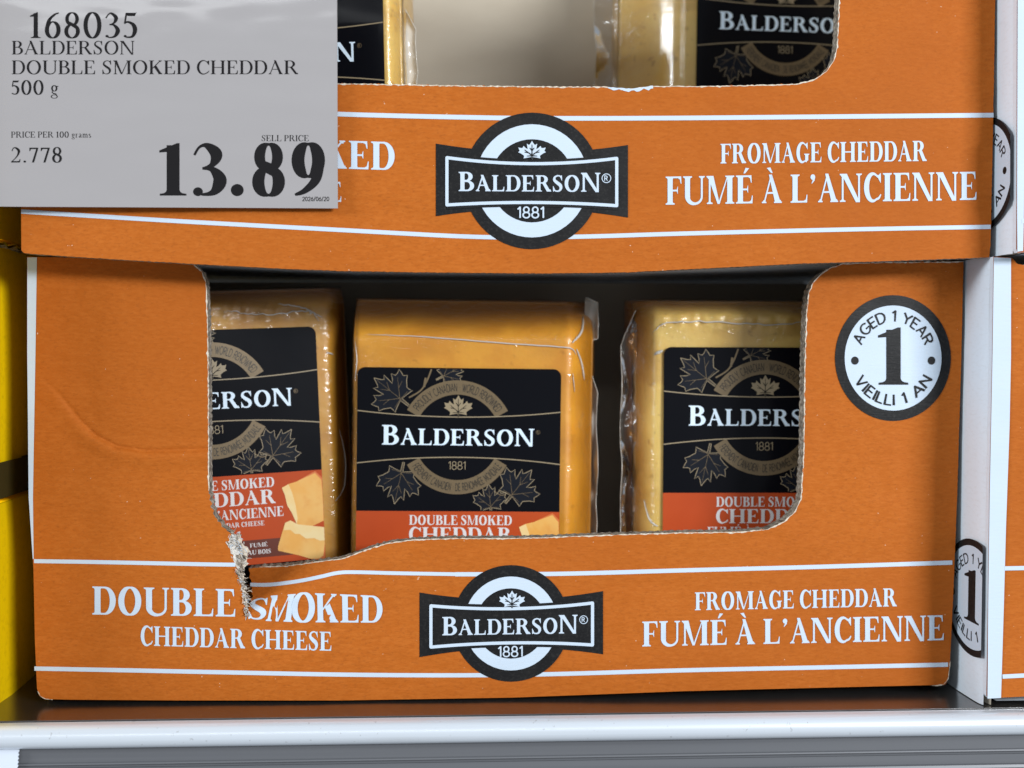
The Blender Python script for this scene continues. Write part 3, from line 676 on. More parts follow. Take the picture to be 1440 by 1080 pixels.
# pale torn paper along the cut edge
rr = random.Random(5)
def fringe(mesh, surf, P, w0, w1, seed, lift=.05, mname='fuzz'):
    r = random.Random(seed); D = densify(P, 3.2); L = []
    for i, p in enumerate(D):
        a = D[max(i-1, 0)]; b = D[min(i+1, len(D)-1)]; d = math.hypot(b[0]-a[0], b[1]-a[1]) or 1; nx, ny = -(b[1]-a[1])/d, (b[0]-a[0])/d
        w = r.uniform(w0, w1)*(.55+.75*abs(noise.noise((i*.21, seed, 3)))*2); e = r.uniform(-.4, .9); L.append(((p[0]-nx*e, p[1]-ny*e), (p[0]+nx*w, p[1]+ny*w)))
    for a, b in zip(L, L[1:]): mesh.face([surf(a[0], lift), surf(b[0], lift), surf(b[1], lift), surf(a[1], lift)], mname)
fringe(m, low, WIN[2:], .6, 2.1, 11); fringe(m, low, TOP_R[1:], .5, 1.9, 12)
fringe(m, low, [(53, 972), (57, 979), (64, 983), (74, 983.5)], .3, 1.2, 14); fringe(m, low, [(1310, 963.5), (1326, 963), (1333, 955), (1336, 930)], .3, 1.5, 15)
fp = m.build('front_panel', tray)
art = Print()
badge(art, 718.5, 876.5, 82, 66, 49.5, (590, 848, 833, 831, 843, 924, 920, 911), (606, 833, 851.5, 847.5, 855.5, 909.5, 906.5, 903.5), (850, 907),
      [(622, 893), (812, 890), (622, 871.5), (812, 868)], {0: 1.2, 8: 1.18}, (820.5, 871, 6.3), (720, 845, 27), [(700, 923), (735, 922.5), (700, 909), (735, 908.5)])
m = Mesh(); art.into(m, low, 16); m.build('logo_badge', fp)
art = Print(); seal(art, 1255.5, 503.5, 81.5, 88.5, 1)
m = Mesh(); art.into(m, low, 16); m.build('age_seal', fp)
# the tear: grey pulp and loose fibres between the two layers of board
m = Mesh(); r = random.Random(21); D = densify(TEAR_L[4:], 4)
for k in range(3):
    L = []
    for i, p in enumerate(D):
        t = i/(len(D)-1); w = (21*math.exp(-((t-.20)/.20)**2)+3*(1-t)+2.5)*(1, .72, .45)[k]
        L.append(((p[0]-1.5+r.uniform(-1.5, 1), p[1]), (p[0]+w+r.uniform(-2.5, 3), p[1]+r.uniform(-2, 2)), t))
    for a, b in zip(L, L[1:]):
        q = lambda p, e: on_y(p[0], p[1], low_g(min(p[0], 340), p[1])+(.0014-.0007*k+e*.0022+.0007*noise.noise((p[0]*.2, p[1]*.2, k))))
        m.face([q(a[0], 0), q(b[0], 0), q(b[1], 1), q(a[1], 1)], ('fuzz', 'cut', 'pulp')[k], merge=False)
for i in range(190):
    t = r.random()**1.3; j = t*(len(D)-1); p = D[int(j)]; w = 20*math.exp(-((t-.22)/.22)**2)+4
    x = p[0]+r.uniform(-2, w); y = p[1]+r.uniform(-4, 4); ln = r.uniform(2, 8); a = r.uniform(-.7, 1.2) if r.random() < .7 else r.uniform(-3.1, 3.1); dp = r.uniform(-.0012, .002)
    P = [on_y(x+ln*s*math.cos(a+.5*s), y+ln*s*math.sin(a+.5*s), low_g(335, y)+dp+r.uniform(-.0004, .0004)) for s in (0, .35, .7, 1)]
    m.tube(P, r.uniform(.00008, .00022), r.choice(['pulp', 'fuzz', 'cut', 'pulp', 'white_print']), 4, True)
for i in range(60):
    y = r.uniform(796, 866); x = tear_x(y)+r.uniform(0, 9); ln = r.uniform(3, 9); a = r.uniform(-1, 1)
    m.tube([on_y(x+ln*s*math.cos(a), y+ln*s*math.sin(a), .001+r.uniform(-.001, .002)) for s in (0, .5, 1)], .00013, r.choice(['pulp', 'fuzz', 'cut']), 4, True)
o = m.build('torn_edge', fp); o['label'] = 'frayed pale torn cardboard edge'
zt = on_y(700, 366, 0).z
tray_walls(tray, on_y(55, 980, 0).x+.0005, on_y(40, 365, 0).x+.0005, on_y(1332, 960, 0).x-.0005, on_y(1354, 370, 0).x-.0005, .0016, zt-.002, .0078, .125)

# --- the tray on top of it
UPB = [(30, 352), (34, 356), (60, 358), (150, 364), (270, 371), (400, 378), (480, 381), (600, 383), (760, 384.5), (880, 383), (960, 379), (1050, 374.5), (1130, 370.5), (1250, 367), (1391, 362)]
def up_g(px, py):
    u = (px-712)/690; g = -.020-.0032*(1-u*u)
    g += .0006*noise.noise((px/120, py/90, 7.7))+.0002*noise.noise((px/30, py/30, 2.2))
    d = (py-300)-(px-560)*.42                                        # shallow diagonal dent low in the middle
    if 500 < px < 720: g += .0006*math.exp(-(d/14)**2)*sstep(500, 570, px)*(1-sstep(640, 720, px))*sstep(270, 300, py)
    return g
def upp(p, lift): return on_y(p[0], p[1], up_g(p[0], p[1]))-Vector((0, lift*.0018, 0))
U_WIN = [(120, -292), (262, -290), (286, -284), (300, -268), (305, -240), (308, -100), (312, 40), (318, 85), (330, 108), (352, 117)]
U_BOT = [(352, 117), (420, 118), (475, 117.5), (560, 119), (680, 121), (780, 122), (855, 122), (866, 124), (885, 125.5), (905, 122.5), (915, 121), (980, 121.5), (1080, 119.5), (1120, 118), (1145, 112), (1162, 100), (1172, 86), (1177, 66), (1179, 30), (1183, -150), (1188, -240), (1200, -272), (1222, -284), (1250, -288)]
runs = [([(24, -296), (120, -292)], 0, 1), (U_WIN, .9, 31), (U_BOT, 1.0, 32), ([(1250, -288), (1404, -282)], 0, 1), ([(1404, -282), (1398, 100), (1395, 250), (1393, 345), (1391, 362)], .3, 33), (UPB[::-1], .3, 34), ([(30, 352), (29, 200), (24, -296)], 0, 2)]
art = Print()
stripe(art, [(30, 142), (250, 151), (475, 160.5), (680, 165.5), (800, 166.5), (960, 166), (1180, 164), (1397, 162)], 6.5, 'white_print', .08)
stripe(art, [(30, 297.5), (250, 311), (480, 323.5), (640, 332), (730, 334), (830, 332.5), (960, 328.5), (1180, 323), (1393, 319)], 6, 'white_print', .08)
art.text(F_BOX, 'DOUBLE SMOKED', [(124, 226), (555, 239.5), (124, 187), (555, 200)], 'white_print', .10)
art.text(F_BOX, 'CHEDDAR CHEESE', [(192, 274), (480, 284), (192, 246), (480, 256)], 'white_print', .10)
art.text(F_BOX, 'FROMAGE CHEDDAR', [(1013, 230), (1303, 226.5), (1013, 202.5), (1303, 198)], 'white_print', .10)
art.text(F_BOX, 'FUMÉ À L’ANCIENNE', [(936, 288), (1373, 281), (936, 248.5), (1373, 241.5)], 'white_print', .10)
a = on_y(712, 384, -.020)
utray = thing('cheese_tray', 'upper orange cardboard tray stacked on the torn tray, behind the price card', 'cardboard tray', (a.x, .1, a.z))
m = Mesh(); panel(m, runs, upp, .0060, art, step=9)
fringe(m, upp, U_WIN[2:], .6, 2.1, 41); fringe(m, upp, U_BOT, .6, 2.2, 42); fringe(m, upp, [(855, 123), (870, 124), (888, 125), (905, 123), (918, 121)], 2, 4, 43, .06, 'white_print')
fp = m.build('front_panel', utray)
art = Print()
badge(art, 748, 254.5, 96, 79.5, 58.5, (613, 883, 202, 204, 214, 304, 306, 294), (628.5, 867, 222, 223, 230.5, 288.5, 289.5, 285), (223, 291),
      [(645, 269), (844, 270), (645, 246.5), (844, 247)], {0: 1.2, 8: 1.16}, (852.5, 251, 7), (748, 214.5, 29), [(727, 306.5), (765, 306.5), (727, 291.5), (765, 291.5)])
m = Mesh(); art.into(m, upp, 16); m.build('logo_badge', fp)
xl, xr = on_y(31, 350, -.02).x+.0006, on_y(1391, 360, -.02).x-.0006
zb = on_y(1380, 362, -.02).z
tray_walls(utray, xl, xl, xr, xr, zb+.0008, zb+.175, -.0133, .165, sag=.0045)

# --- white-sided trays at the right edge
def white_tray(label, name, Yf, cornT, cornB, zt_px, front, margin, stripes, sealp, loc_px, zb):
    root = thing('cheese_tray', label, 'cardboard tray', (on_y(cornB[0], cornB[1], Yf).x+.1, .1, zb), 'white sided trays at the right edge')
    A = on_y(*cornT, Yf); B = on_y(*cornB, Yf)
    def xc(z): return B.x+(A.x-B.x)*(z-B.z)/(A.z-B.z)
    def surf(p, lift): return on_y(p[0], p[1], Yf+.0004*noise.noise((p[0]/40, p[1]/60, 5)))-Vector((0, lift*.001, 0))
    art = Print(); art.poly([margin], 'white_print', .45)
    for P in stripes: stripe(art, P, 6, 'white_print', .5)
    m = Mesh(); panel(m, front, surf, .003, art, step=22, edge='white_board'); m.build('front_panel', root)
    # side: rounded vertical fold, then the long white side going back
    m = Mesh(); rows = []
    nz = 24
    for j in range(nz+1):
        z = zb+.0003+(A.z-zb)*j/nz; x = xc(z); row = []
        for k, (dx, dy) in enumerate(((.0002, .0032), (-.0006, .006), (-.0009, .010), (-.0010, .016), (-.0010, .024), (-.0009, .04), (-.0005, .08), (0, .14), (0, .28))):
            row.append((x+dx+.0004*noise.noise((z*30, dy*40, 3.3)), Yf+dy, z))
        rows.append(row)
    m.grid(rows, 'white_board'); m.grid([[(p[0]+.003, p[1], p[2]) for p in reversed(q)] for q in rows], 'kraft')
    side = m.build('side_panel', root)
    cx, cz, rad, yc = sealp
    art = Print(); seal(art, 0, 0, 1, 1, 1, .885)
    def smap(p, lift):
        y = yc-p[0]*rad*1.2; z = cz-p[1]*rad
        return Vector((xc(z)-.0018-lift*.0002, y, z))
    lim = (yc-Yf-.0012)/(rad*1.2); cut = Print()
    for V, T, mm, ly in art.items:
        W = []; U = []
        for t in T:
            q = clip([V[i] for i in t], -9, -9, lim, 9)
            for i in range(1, len(q)-1): U.append((len(W), len(W)+1, len(W)+2)); W += [q[0], q[i], q[i+1]]
        cut.tris(W, U, mm, ly)
    m = Mesh(); cut.into(m, smap, .12); m.build('age_seal', side)
    tray_walls(root, xc(zb)+.0035, xc(A.z)+.0035, xc(zb)+.295, xc(zb)+.295, zb, A.z, Yf+.0035, .27, left=False)
    return root
Yf = -.0225
B = on_y(1387, 984, Yf); A = on_y(1397, 361, Yf)
xs = on_y(1389, 840, Yf).x
c = on_x(1369, 840, xs-.001); rad = abs(on_x(1369, 758, xs).z-on_x(1369, 921, xs).z)/2
white_tray('white sided tray at the right edge, standing on the shelf beside the torn tray', 'low', Yf, (1397, 361), (1387, 984), 361,
    [([(1397, 361), (1422, 362), (1432, 372), (1445, 372), (1700, 376), (2500, 390)], .6, 51), ([(2500, 390), (2500, 926), (1390, 982), (1387, 978), (1389, 850), (1391, 700), (1395, 500), (1397, 361)], 0, 52)],
    [(1397, 362), (1421, 363), (1421, 500), (1419, 600), (1414, 740), (1411, 850), (1407, 981), (1388, 982), (1389, 850), (1391, 700), (1395, 500)],
    [[(1412, 799), (1700, 793), (2500, 770)], [(1409, 951), (1700, 936), (2500, 896)]], (0, c.z, rad, c.y), None, 0.0)
Yf = -.034
zb2 = on_y(1430, 357, Yf).z
xs = on_y(1430, 234, Yf).x; e = on_x(1424, 234, xs-.001); rad = abs(on_x(1405, 154, xs).z-on_x(1405, 313, xs).z)/2
white_tray('white sided tray at the upper right edge, stacked on the other white sided tray', 'up', Yf, (1431, -280), (1429, 356), -280,
    [([(1431, -280), (2500, -292)], 0, 1), ([(2500, -292), (2500, 322), (1431, 355), (1429, 350), (1431, -280)], 0, 2)],
    [(1431, -280), (1452, -280), (1450, 254), (1440, 262), (1438, 353), (1430, 354), (1429.5, 300)], [[(1436, 311), (1800, 301), (2500, 281)]], (0, e.z, rad, e.y+rad), None, zb2)

# --- yellow boxes at the left edge
xy = on_z(48, 951, 0).x
def yellow(label, z0, z1, yf, band=None, flap=False):
    root = thing('yellow_box', label, 'cardboard box', (xy-.1, .1, z0), 'yellow boxes at the left edge')
    m = Mesh(); n = 14
    def wall(y0, y1):
        rows = []
        for j in range(n+1):
            z = z0+(z1-z0)*j/n; row = []
            for i in range(9):
                y = y0+(y1-y0)*(i/8)**2; row.append((xy+.0016*noise.noise((y*25, z*22, z0*9))*min(1, i*.5)+.0006*math.sin(PI*j/n), y, z))
            rows.append(row)
        return rows
    rows = wall(yf, .28); m.grid(rows, 'yellow')
    x0 = xy-.24
    m.face([(x0, yf, z0), (xy, yf, z0), (xy, yf, z1), (x0, yf, z1)], 'yellow'); m.face([(x0, yf, z1), (xy, yf, z1), (xy, .28, z1), (x0, .28, z1)], 'yellow')
    m.face([(x0, .28, z0), (x0, yf, z0), (x0, yf, z1), (x0, .28, z1)], 'yellow'); m.face([(xy, .28, z0), (x0, .28, z0), (x0, .28, z1), (xy, .28, z1)], 'yellow'); m.face([(x0, .28, z0), (xy, .28, z0), (xy, yf, z0), (x0, yf, z0)], 'yellow')
    m.build('box_body', root)
    if band:
        b = Mesh(); rows = [[(xy+.0021, yf+.001+(.279-yf)*i/8, z) for i in range(9)] for z in (z0+.0005, z0+band)]; b.grid(rows, 'olive'); b.grid([[(p[0]-.002, p[1], p[2]) for p in reversed(r)] for r in rows], 'olive'); b.build('dark_band', root, smooth=False)
    if flap:
        f = Mesh(); rows = []
        for j in range(6):
            t = j/5; rows.append([(xy-.02+.024*t+.0012*noise.noise((i*.9, j, 1)), yf+.002+.06*i/16, z1+.0014-.0012*t*t+.0007*noise.noise((i*.5, t*2, 4))+(.0006*((i*7) % 3) if j == 5 else 0)) for i in range(17)])
        f.grid(rows, 'yellow'); f.grid([[(p[0], p[1], p[2]-.0009) for p in reversed(r)] for r in rows], 'cut'); f.build('lid_flap', root)
    return root
z1 = on_x(20, 699, xy).z; z2 = on_x(20, 352, xy).z
bd = on_x(20, 648, xy).z-z1
yellow('bright yellow cardboard box standing on the shelf, lowest of the stack at the left edge', 0, z1-.0006, -.03)
yellow('yellow cardboard box with a dark lower band and bent lid, middle of the left stack', z1+.0012, z2, -.03, band=bd, flap=True)
yellow('shaded amber yellow box just under the price card, top of the left stack', z2+.0032, z2+.16, -.03)
# ---------------------------------------------------------------- cheese blocks
def cheese_mat(name, col, rind_shade, c2):
    m = mat(name, col, .42, coat=.3, coat_rough=.09, sss=.15, var=[((55, 55, 55), 4, .38, .66, c2, .85), ((22, 22, 60), 3, .5, .72, rind_shade, .4), ((240, 240, 240), 3, .62, .72, rind_shade, .45)], bump=[((120, 120, 120), 3, .18, .0012), ((420, 420, 420), 2, .12, .0004)])
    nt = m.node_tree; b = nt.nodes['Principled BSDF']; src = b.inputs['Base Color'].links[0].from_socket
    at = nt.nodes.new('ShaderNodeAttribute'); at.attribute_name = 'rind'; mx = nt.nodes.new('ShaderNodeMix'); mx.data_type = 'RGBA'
    nt.links.new(at.outputs['Fac'], mx.inputs[0]); nt.links.new(src, mx.inputs[6]); mx.inputs[7].default_value = (*rind_shade, 1); nt.links.new(mx.outputs[2], b.inputs['Base Color'])  # smoked rind brown, with shade of slopes, sides and top painted in
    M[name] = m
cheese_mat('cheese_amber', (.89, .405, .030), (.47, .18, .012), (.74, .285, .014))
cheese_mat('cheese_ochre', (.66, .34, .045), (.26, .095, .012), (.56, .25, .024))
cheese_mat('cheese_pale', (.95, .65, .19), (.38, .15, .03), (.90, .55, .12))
def label_art(full):
    a = Print(); W, H = 285, 352
    def rrect(x0, y0, x1, y1, r):
        P = []
        for cx, cy, s in ((x1-r, y0+r, -90), (x1-r, y1-r, 0), (x0+r, y1-r, 90), (x0+r, y0+r, 180)): P += [(cx+r*math.cos(math.radians(s+10*i)), cy+r*math.sin(math.radians(s+10*i))) for i in range(10)]
        return P
    def grid_cut(x0, y0, x1, y1):
        return [(x0+(x1-x0)*i/12, y0+(y1-y0)*j/12) for i in range(1, 12) for j in range(1, 12)]
    V, T = union([rrect(0, 0, W, H, 11)], grid_cut(0, 0, W, H)); a.tris(V, T, 'label_black', 0)
    V, T = union([[(0, 201), (142, 201), (W, 201), (W, 326), (142, 326), (0, 326)]], grid_cut(1, 202, W-1, 325)); a.tris(V, T, 'label_red', .12)
    cx, cy = 140, 97
    up = lambda x: 61+(x-142)**2*(8.0/142**2)*-1+7.5
    lo = lambda x: 125+(x-142)**2*(9.0/142**2)
    n = 40; U = [(W*i/n, up(W*i/n)) for i in range(n+1)]; Lw = [(W*i/n, lo(W*i/n)) for i in range(n+1)]
    # leaves behind the ring
    for lx, ly, s, ang, sx, cut in ((50, 36, 62, 52, .95, None), (128, 7, 46, -62, .8, 'top'), (60, 159, 60, 168, .95, None), (225, 168, 60, -38, .95, None), (187, 186, 44, 6, 1.0, 'bot')):
        P = leaf(lx, ly, s, ang, sx); w = .95
        B = (1.5, 1.5, W-1.5, 199.5); keep = lambda Q: [c for c in (clip(q, *B) for q in Q) if len(c) > 2]
        a.poly(keep([P]), 'leaf_fill', .05)
        a.poly(keep(sstroke(P+[P[0]], [w]*(len(P)+1))), 'gold_line', .09)
        a.poly(keep(leaf_veins(lx, ly, s, ang, .7, sx)), 'gold', .09)
    for P, w in (([(72, 42), (88, 32), (97, 18), (103, 2)], 2.2), ([(93, 27), (95, 14)], 3.0), ([(211, 175), (203, 178), (192, 172)], 1.2)):
        D = spline(P); a.poly(sstroke(D, [w]*len(D)), 'gold', .06)
    a.poly(ring(cx, cy, 80, 60, 28, 152, 40)+ring(cx, cy, 80, 60, 209, 331, 40), 'gold', .13)
    a.poly([[U[i], U[i+1], Lw[i+1], Lw[i]] for i in range(n)], 'label_black', .17)
    a.poly(sstroke(U, [1.5]*(n+1))+sstroke(Lw, [1.5]*(n+1)), 'gold_line', .22)
    a.poly([disc(cx, cy, 59.8, n=50)], 'label_black', .12) if 0 else None
    a.arctext(SANS, 'PROUDLY CANADIAN · WORLD RENOWNED', cx, cy, 70, 70, 146, 33, 10.5, 'ring_text', .17)
    a.arctext(SANS, 'FIÈREMENT CANADIEN · DE RENOMMÉE MONDIALE', cx, cy, 70, 70, 213.5, 327, 10, 'ring_text', .17, inside=True)
    P = [(x, min(y, 67.0)) for x, y in leaf(141, 56, 33, 0, 1.12)]
    a.poly([P], 'gold_line', .22); a.poly(leaf_veins(141, 56, 28, 0, 1.2, 1.12), 'label_black', .25)
    a.text(F_LOGO, 'BALDERSON', [(35, 108), (248, 108.5), (35, 85), (248, 86)], 'label_white', .27, big={0: 1.2, 8: 1.08})
    V, T, w = F_LOGO.layout('®'); a.tris([(253+(x-.4)*6.5, 89-(y-.5)*6.5) for x, y in V], T, 'gold', .24)
    a.text(SANSL, '1881', [(128, 142), (152, 142), (128, 131), (152, 131)], 'gold_line', .24)
    a.text(F_BOX, 'DOUBLE SMOKED', [(74, 220), (218, 220), (74, 206.5), (218, 206.5)], 'label_pale', .20)
    a.text(F_BOX, 'CHEDDAR', [(74, 243), (219, 243), (74, 223.5), (219, 223.5)], 'label_pale', .20)
    a.text(F_BOX, 'FUMÉ À L’ANCIENNE', [(62, 261.5), (229, 261.5), (62, 248), (229, 248)], 'label_pale', .20)
    a.text(F_BOX, 'SMOKED CHEDDAR CHEESE', [(90, 272.5), (202, 272.5), (90, 266), (202, 266)], 'label_pale', .20)
    a.poly([[(92, 292), (240, 292), (240, 317), (92, 317)]], 'label_brown', .17)
    a.text(F_BOX, 'FUMÉ', [(181, 302), (205, 302), (181, 296.5), (205, 296.5)], 'label_pale', .23); a.text(F_BOX, 'AU BOIS', [(178, 312), (209, 312), (178, 306), (209, 306)], 'label_pale', .23)
    # the printed picture of two cheese chunks
    def lu(q):
        r = []
        for x, y in q:
            x = 280+x/6; y = 620+y/6; xr = 443+.0575*(y-458); r.append((min(284.6, 285-(xr-x)), (y-458)-.05*(xr-x)))
        return r
    up_ = lu([(715, 380), (770, 350), (840, 330), (990, 245), (1055, 300), (1100, 420), (1100, 665), (960, 715), (845, 690), (800, 590), (762, 530), (740, 440)])
    a.poly([up_], 'chunk', .24); a.poly([lu([(715, 382), (770, 352), (800, 420), (830, 520), (850, 640), (843, 688), (800, 590), (762, 530), (740, 440)])], 'chunk_top', .27)
    a.poly([lu([(835, 330), (990, 245), (1055, 300), (1098, 420), (1085, 420), (1045, 320), (990, 262)])], 'chunk_rind', .27)
    a.poly([lu([(745, 675), (790, 655), (850, 690), (1100, 720), (1108, 860), (1085, 1000), (1060, 1017), (860, 950), (690, 905), (690, 870)])], 'chunk', .30)
    a.poly([lu([(745, 675), (790, 655), (850, 690), (1100, 720), (1100, 832), (1040, 835), (990, 812), (920, 812), (870, 772), (830, 770), (790, 735), (735, 735)])], 'chunk_top', .33)
    a.poly([lu([(1108, 860), (1085, 1000), (1060, 1017), (960, 985), (1040, 985), (1070, 960)])], 'chunk_rind', .33)
    return a
ART = label_art(True)
def block(label, ref_px, ref, Y, s, yaw, roll, ext, cham, zb, mname, seed, top_px=None, depth=.046, crinkle=0., rk=1.):
    """ref_px is where label point ref (u, v) stands; ext = cheese beyond the label left, right, top; cham = (width, depth) of the left, right, top slopes"""
    R = Matrix.Rotation(yaw, 4, 'Z') @ Matrix.Rotation(roll, 4, 'Y')
    W = on_y(ref_px[0], ref_px[1], Y); lx = (ref[0]-142.5)*s
    h = (W.z-zb-(R @ Vector((lx, 0, 0))).z)/(R @ Vector((0, 0, 1))).z
    loc = W-(R @ Vector((lx, 0, h)))
    root = thing('cheese_block', label, 'cheese', loc, 'vacuum packed cheese blocks'); root.rotation_euler = R.to_euler()
    ztop = h+ref[1]*s; L, Rr, T = ext; xa, xb, zc = -142.5*s-L, 142.5*s+Rr, ztop+T
    (cl, dl), (cr, dr), (ct, dt) = cham
    def yf(x, z, fine=True):
        y = 0
        for w, d, e in ((cl, dl, x-xa), (cr, dr, xb-x), (ct, dt, zc-z)):
            if w and e < w: y += d*(1-max(e, 0)/w)**1.6
        y += .0005*noise.noise((x*28, z*28, seed))
        if fine:
            e = min(x-xa, xb-x, zc-z); k = 1-sstep(.002, .012, e)
            y += k*(.0008*noise.noise((x*90, z*35, seed+3))+.0002*noise.noise((x*300, z*300, seed+5)))
            if crinkle:
                q = math.exp(-((zc-z-.0085-.001*noise.noise((x*60, 2, seed)))/.0032)**2)*sstep(0, .02, xb-x); y += crinkle*q*(noise.noise((x*420, z*300, seed+9))-.4)
        return y
    nx, nz = 84, 96; m = Mesh(); m.local = True; V = {}
    xs = [xa+(xb-xa)*(i/nx) for i in range(nx+1)]; zs = [zc*(j/nz) for j in range(nz+1)]
    rows = [[(x, yf(x, z), z) for x in xs] for z in zs]; m.grid(rows, mname)
    per = [rows[0][i] for i in range(nx+1)]+[rows[j][nx] for j in range(1, nz+1)]+[rows[nz][i] for i in range(nx-1, -1, -1)]+[rows[j][0] for j in range(nz-1, 0, -1)]
    per.append(per[0]); lay = []
    for t in (0, .12, .3, .6, .9, 1):
        q = []
        for x, y, z in per:
            b = .0012*math.sin(PI*t); cxm = (xa+xb)/2
            q.append((x+(b if x > cxm else -b)*(abs(x-cxm)/(xb-cxm))**4+.0006*noise.noise((y*90+t*4, z*60, seed))*(1 if t else 0), y+(depth-y)*t, z+b*(z/zc)**6))
        lay.append(q)
    m.grid(lay, mname); m.face([p for p in lay[-1][:-1]], mname)
    o = m.build('cheese_body', root)
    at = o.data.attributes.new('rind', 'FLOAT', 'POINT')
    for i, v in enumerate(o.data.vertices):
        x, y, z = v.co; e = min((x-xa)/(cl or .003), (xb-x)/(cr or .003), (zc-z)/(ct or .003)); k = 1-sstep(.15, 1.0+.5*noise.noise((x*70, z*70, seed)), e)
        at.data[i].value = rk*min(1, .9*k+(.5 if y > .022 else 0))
    wm = Mesh(); wm.local = True
    wm.grid([[(x+(.0004 if x > 0 else -.0004), y-.0004, z+.0003) for x, y, z in r] for r in rows], 'wrap')
    wm.grid([[(x+(.0005 if x > 0 else -.0005), y-.0004, z+.0004) for x, y, z in q] for q in lay[:-1]], 'wrap')
    wo = wm.build('film_wrap', root); wa = wo.data.attributes.new('rind', 'FLOAT', 'POINT')
    for i, v in enumerate(wo.data.vertices):
        x, y, z = v.co; e = min(x-xa, xb-x, (zc-z)*.55); wa.data[i].value = 1-sstep(.004, .016, e)
    lm = Mesh(); lm.local = True
    def lmap(p, lift):
        x = (p[0]-142.5)*s; z = ztop-p[1]*s; return Vector((x, yf(x, z, False)-.0011-lift*.001, z))
    # stored in root space; keep faces towards the front
    for V_, T_, mm, ly in ART.items:
        for t in T_:
            st = [[V_[i] for i in t]]
            while st:
                t_ = st.pop(); ee = [(math.hypot(t_[i][0]-t_[i-1][0], t_[i][1]-t_[i-1][1]), i) for i in range(3)]; Lm, i = max(ee)
                if Lm > 12:
                    a, b, c = t_[i-1], t_[i], t_[(i+1) % 3]; hh = ((a[0]+b[0])/2, (a[1]+b[1])/2); st += [[a, hh, c], [hh, b, c]]; continue
                if max(p[1] for p in t_) > ztop/s-1: continue
                P = [lmap(p, ly) for p in t_]
                if (P[1]-P[0]).cross(P[2]-P[0]).y > 0: P = P[::-1]
                lm.face(P, mm)
    lm.build('label', root)
    root['_h'] = ztop
    return root, (xa, xb, zc, ztop, yf)
def fin(root, x, z0, z1, w, y0, seed, lean=0., name='film_seam', amp=.0012, out=1, film='film'):
    """upright seam of clear film standing off the side of a block"""
    m = Mesh(); m.local = True; rows = []
    for j in range(61):
        z = z0+(z1-z0)*j/60; row = []; a = noise.noise((z*55, seed, 0)); b = noise.noise((z*160, seed, 5)); k = min(1, (61-j)/8, (j+4)/6)
        for i in range(7):
            t = i/6; row.append((x+lean*(z-z0)/(z1-z0)+out*w*t*k+amp*a*t+.0006*b*t, y0+.006*math.sin(t*2.6+a*2)*.6+.003*t*b-.003*t, z))
        rows.append(row)
    m.grid(rows, film); m.build(name, root)
    if True:
        t = Mesh(); t.local = True; t.tube([r[-1] for r in rows], .00018, 'crease', 6); t.build('film_edge', root)
def crease_glints(root, lines, rad=.00028):  # thin pale tubes drawn as highlights along folds of the film
    for P, r in lines:
        m = Mesh(); m.local = True; m.tube(P, r, 'crease', 6, True); m.build('film_crease', root)
zb = .0045
def wig(P, yfun, seed, amp=.0006, n=40, lift=.0006):
    r = []
    D = spline(P, max(2, n//(len(P)-1)))
    for i, (x, z) in enumerate(D): z += amp*noise.noise((i*.55, seed, 1))+amp*.6*noise.noise((i*1.7, seed, 4)); r.append((x, yfun(x, z)-lift, z))
    return r
# middle block
S = .0002955
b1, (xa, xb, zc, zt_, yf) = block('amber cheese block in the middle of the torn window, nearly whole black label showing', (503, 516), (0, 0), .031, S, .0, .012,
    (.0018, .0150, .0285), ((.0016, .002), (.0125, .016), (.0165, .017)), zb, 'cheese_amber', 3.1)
fin(b1, xb-.0022, .004, zc-.024, .0052, .018, 2.2, lean=-.001, amp=.0004, film='seam')
fin(b1, xb-.0035, zc-.016, zc+.0025, .0060, .020, 12.2, amp=.0008, film='seam')
crease_glints(b1, [(wig([(xa+.006, zc-.0150), (xa+.03, zc-.0158), (xa+.06, zc-.0178), (xb-.016, zc-.0192), (xb-.0105, zc-.0200), (xb-.0085, zc-.0225)], yf, 1, .0002), .00030),
    (wig([(xb-.0085, zc-.020), (xb-.006, zc-.026), (xb-.0045, zc-.033)], yf, 2, .0004), .0005), (wig([(xb-.0105, zc-.0175), (xb-.006, zc-.0125), (xb-.0045, zc-.006)], yf, 3, .0005), .0006),
    (wig([(xb-.010, zc-.03), (xb-.009, zc-.038)], yf, 6, .001), .0002), (wig([(xa+.0006, zc-.018), (xa+.0015, zc-.026), (xa+.0006, zc-.034)], yf, 7, .0004), .00022)])
# left block
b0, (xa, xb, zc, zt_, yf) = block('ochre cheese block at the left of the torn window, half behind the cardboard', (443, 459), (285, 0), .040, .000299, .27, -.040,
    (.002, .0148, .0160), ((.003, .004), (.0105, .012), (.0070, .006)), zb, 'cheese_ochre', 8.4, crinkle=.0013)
crease_glints(b0, [(wig([(xb-.052, zc-.0085), (xb-.035, zc-.0105), (xb-.018, zc-.0095), (xb-.013, zc-.014)], yf, 11, .0012), .00026), (wig([(xb-.030, zc-.0062), (xb-.020, zc-.0080), (xb-.0115, zc-.0125)], yf, 12, .0008), .00030),
    (wig([(xb-.0105, zc-.027), (xb-.0075, zc-.028)], yf, 13, .0005), .0003), (wig([(xb-.006, zc-.060), (xb-.0035, zc-.072), (xb-.0045, zc-.084), (xb-.0095, zc-.090)], yf, 14, .0003), .0003)])
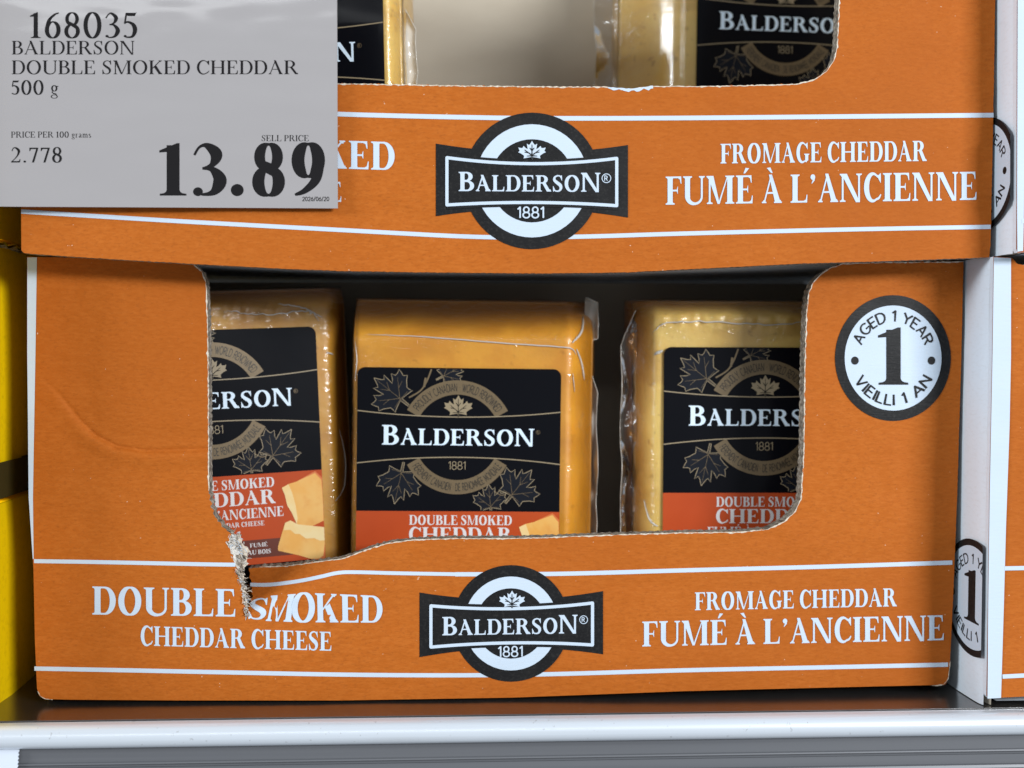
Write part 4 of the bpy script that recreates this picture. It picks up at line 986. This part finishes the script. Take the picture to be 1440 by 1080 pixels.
# right block
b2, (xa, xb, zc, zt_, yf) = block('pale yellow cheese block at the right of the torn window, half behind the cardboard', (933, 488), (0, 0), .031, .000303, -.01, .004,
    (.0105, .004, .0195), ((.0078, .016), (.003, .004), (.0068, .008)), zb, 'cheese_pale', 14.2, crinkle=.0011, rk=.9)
fin(b2, xa+.0010, .020, zc-.004, .0065, .014, 7.1, out=-1, amp=.0003)
crease_glints(b2, [(wig([(xa+.006, zc-.0135), (xa+.012, zc-.0095), (xa+.03, zc-.0090), (xa+.055, zc-.0100), (xa+.075, zc-.0085)], yf, 21, .0009), .00032),
    (wig([(xa+.0035, zc-.084), (xa+.0055, zc-.092), (xa+.0085, zc-.0945)], yf, 23, .0006), .0005), (wig([(xa+.0068, zc-.0225), (xa+.0100, zc-.0210)], yf, 24, .0006), .0007)])
# blocks in the upper tray
zu = on_y(1380, 362, -.02).z+.0045
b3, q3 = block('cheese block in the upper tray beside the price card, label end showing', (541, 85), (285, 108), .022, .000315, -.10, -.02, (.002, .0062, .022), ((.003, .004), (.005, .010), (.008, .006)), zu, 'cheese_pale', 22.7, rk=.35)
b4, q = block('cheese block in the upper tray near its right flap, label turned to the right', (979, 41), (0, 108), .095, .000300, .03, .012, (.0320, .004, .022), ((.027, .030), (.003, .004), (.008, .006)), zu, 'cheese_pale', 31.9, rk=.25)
fin(b3, q3[1]-.0012, .02, q3[2]-.030, .0060, .016, 5.5, amp=.0004, film='seam')
fin(b4, q[0]+.001, .02, q[2]-.004, .012, .034, 4.4, out=-1, amp=.0006)
for b in (b0, b1, b2, b3, b4): del b['_h']

# ---------------------------------------------------------------- price card and shelf tag
Yc = -.0262
a0 = on_y(-70, 293, Yc); a1 = on_y(475, 293, Yc); a2 = on_y(475, -70, Yc)
card = thing('price_card', 'large grey price card with black lettering over the upper tray front', 'price sign', (a1.x-.06, Yc+.001, a1.z))
m = Mesh(); NX, NZ = 40, 28
def cpt(u, v, dy=0): p = Vector((a0.x+(a1.x-a0.x)*u, Yc+dy, a1.z+(a2.z-a1.z)*v)); return p
fr = [[cpt(i/NX, j/NZ) for i in range(NX+1)] for j in range(NZ+1)]
m.grid(fr, 'card'); m.grid([[p+Vector((0, .0009, 0)) for p in reversed(r)] for r in fr], 'card')
for A_, B_ in ((cpt(0, 0), cpt(1, 0)), (cpt(1, 0), cpt(1, 1)), (cpt(1, 1), cpt(0, 1)), (cpt(0, 1), cpt(0, 0))): m.face([A_, A_+Vector((0, .0009, 0)), B_+Vector((0, .0009, 0)), B_], 'card', merge=False)
art = Print()
def line(font, t, x0, x1, y0, y1, x0b=None): art.text(font, t, [(x0, y1), (x1, y1), (x0, y0), (x1, y0)], 'ink', .05)
line(F_BOOK, '168035', 42, 193, 17.5, 53.5); line(F_BOOK, 'BALDERSON', 16.5, 189, 57.5, 76.5); line(F_BOOK, 'DOUBLE SMOKED CHEDDAR', 16.5, 419.5, 85, 104.3); line(F_BOOK, '500 g', 16.5, 82, 113, 133)
line(F_BOOK, 'PRICE PER 100 grams', 15.5, 128, 185, 193.5); line(F_BOOK, '2.778', 15.5, 87, 207, 228.5); line(F_FAT, '13.89', 224, 457, 202, 275); line(F_BOOK, 'SELL PRICE', 368, 434, 190, 198.5); line(SANSB, '2026/06/20', 425, 463, 277, 282.5)
art.into(m, lambda p, l: on_y(p[0], p[1], Yc-l*.001), 60)
m.build('card_sheet', card)
Yt = yr-.0028
tg = thing('shelf_tag', 'small white paper tag with a serrated edge on the shelf rail, lower left corner', 'price tag', on_y(10, 1085, Yt))
m = Mesh(); L = [(-60, 1052)]+[(22, 1052.5), (26, 1053)]
L += [(26-4.5*(i/26)+(1.2 if i % 2 else -.6), 1054+2.6*i) for i in range(1, 24)]+[(-60, 1114)]
V, T = union([L]); F = [on_y(x, y, Yt) for x, y in V]
for t in T: m.face([F[i] for i in t], 'tag'); m.face([F[i]+Vector((0, .0005, 0)) for i in reversed(t)], 'tag')
for i in range(len(L)):
    p, q = on_y(*L[i-1], Yt), on_y(*L[i], Yt); w = Vector((0, .0005, 0)); m.face([p, q, q+w, p+w], 'tag', merge=False)
m.build('tag_paper', tg, smooth=False)
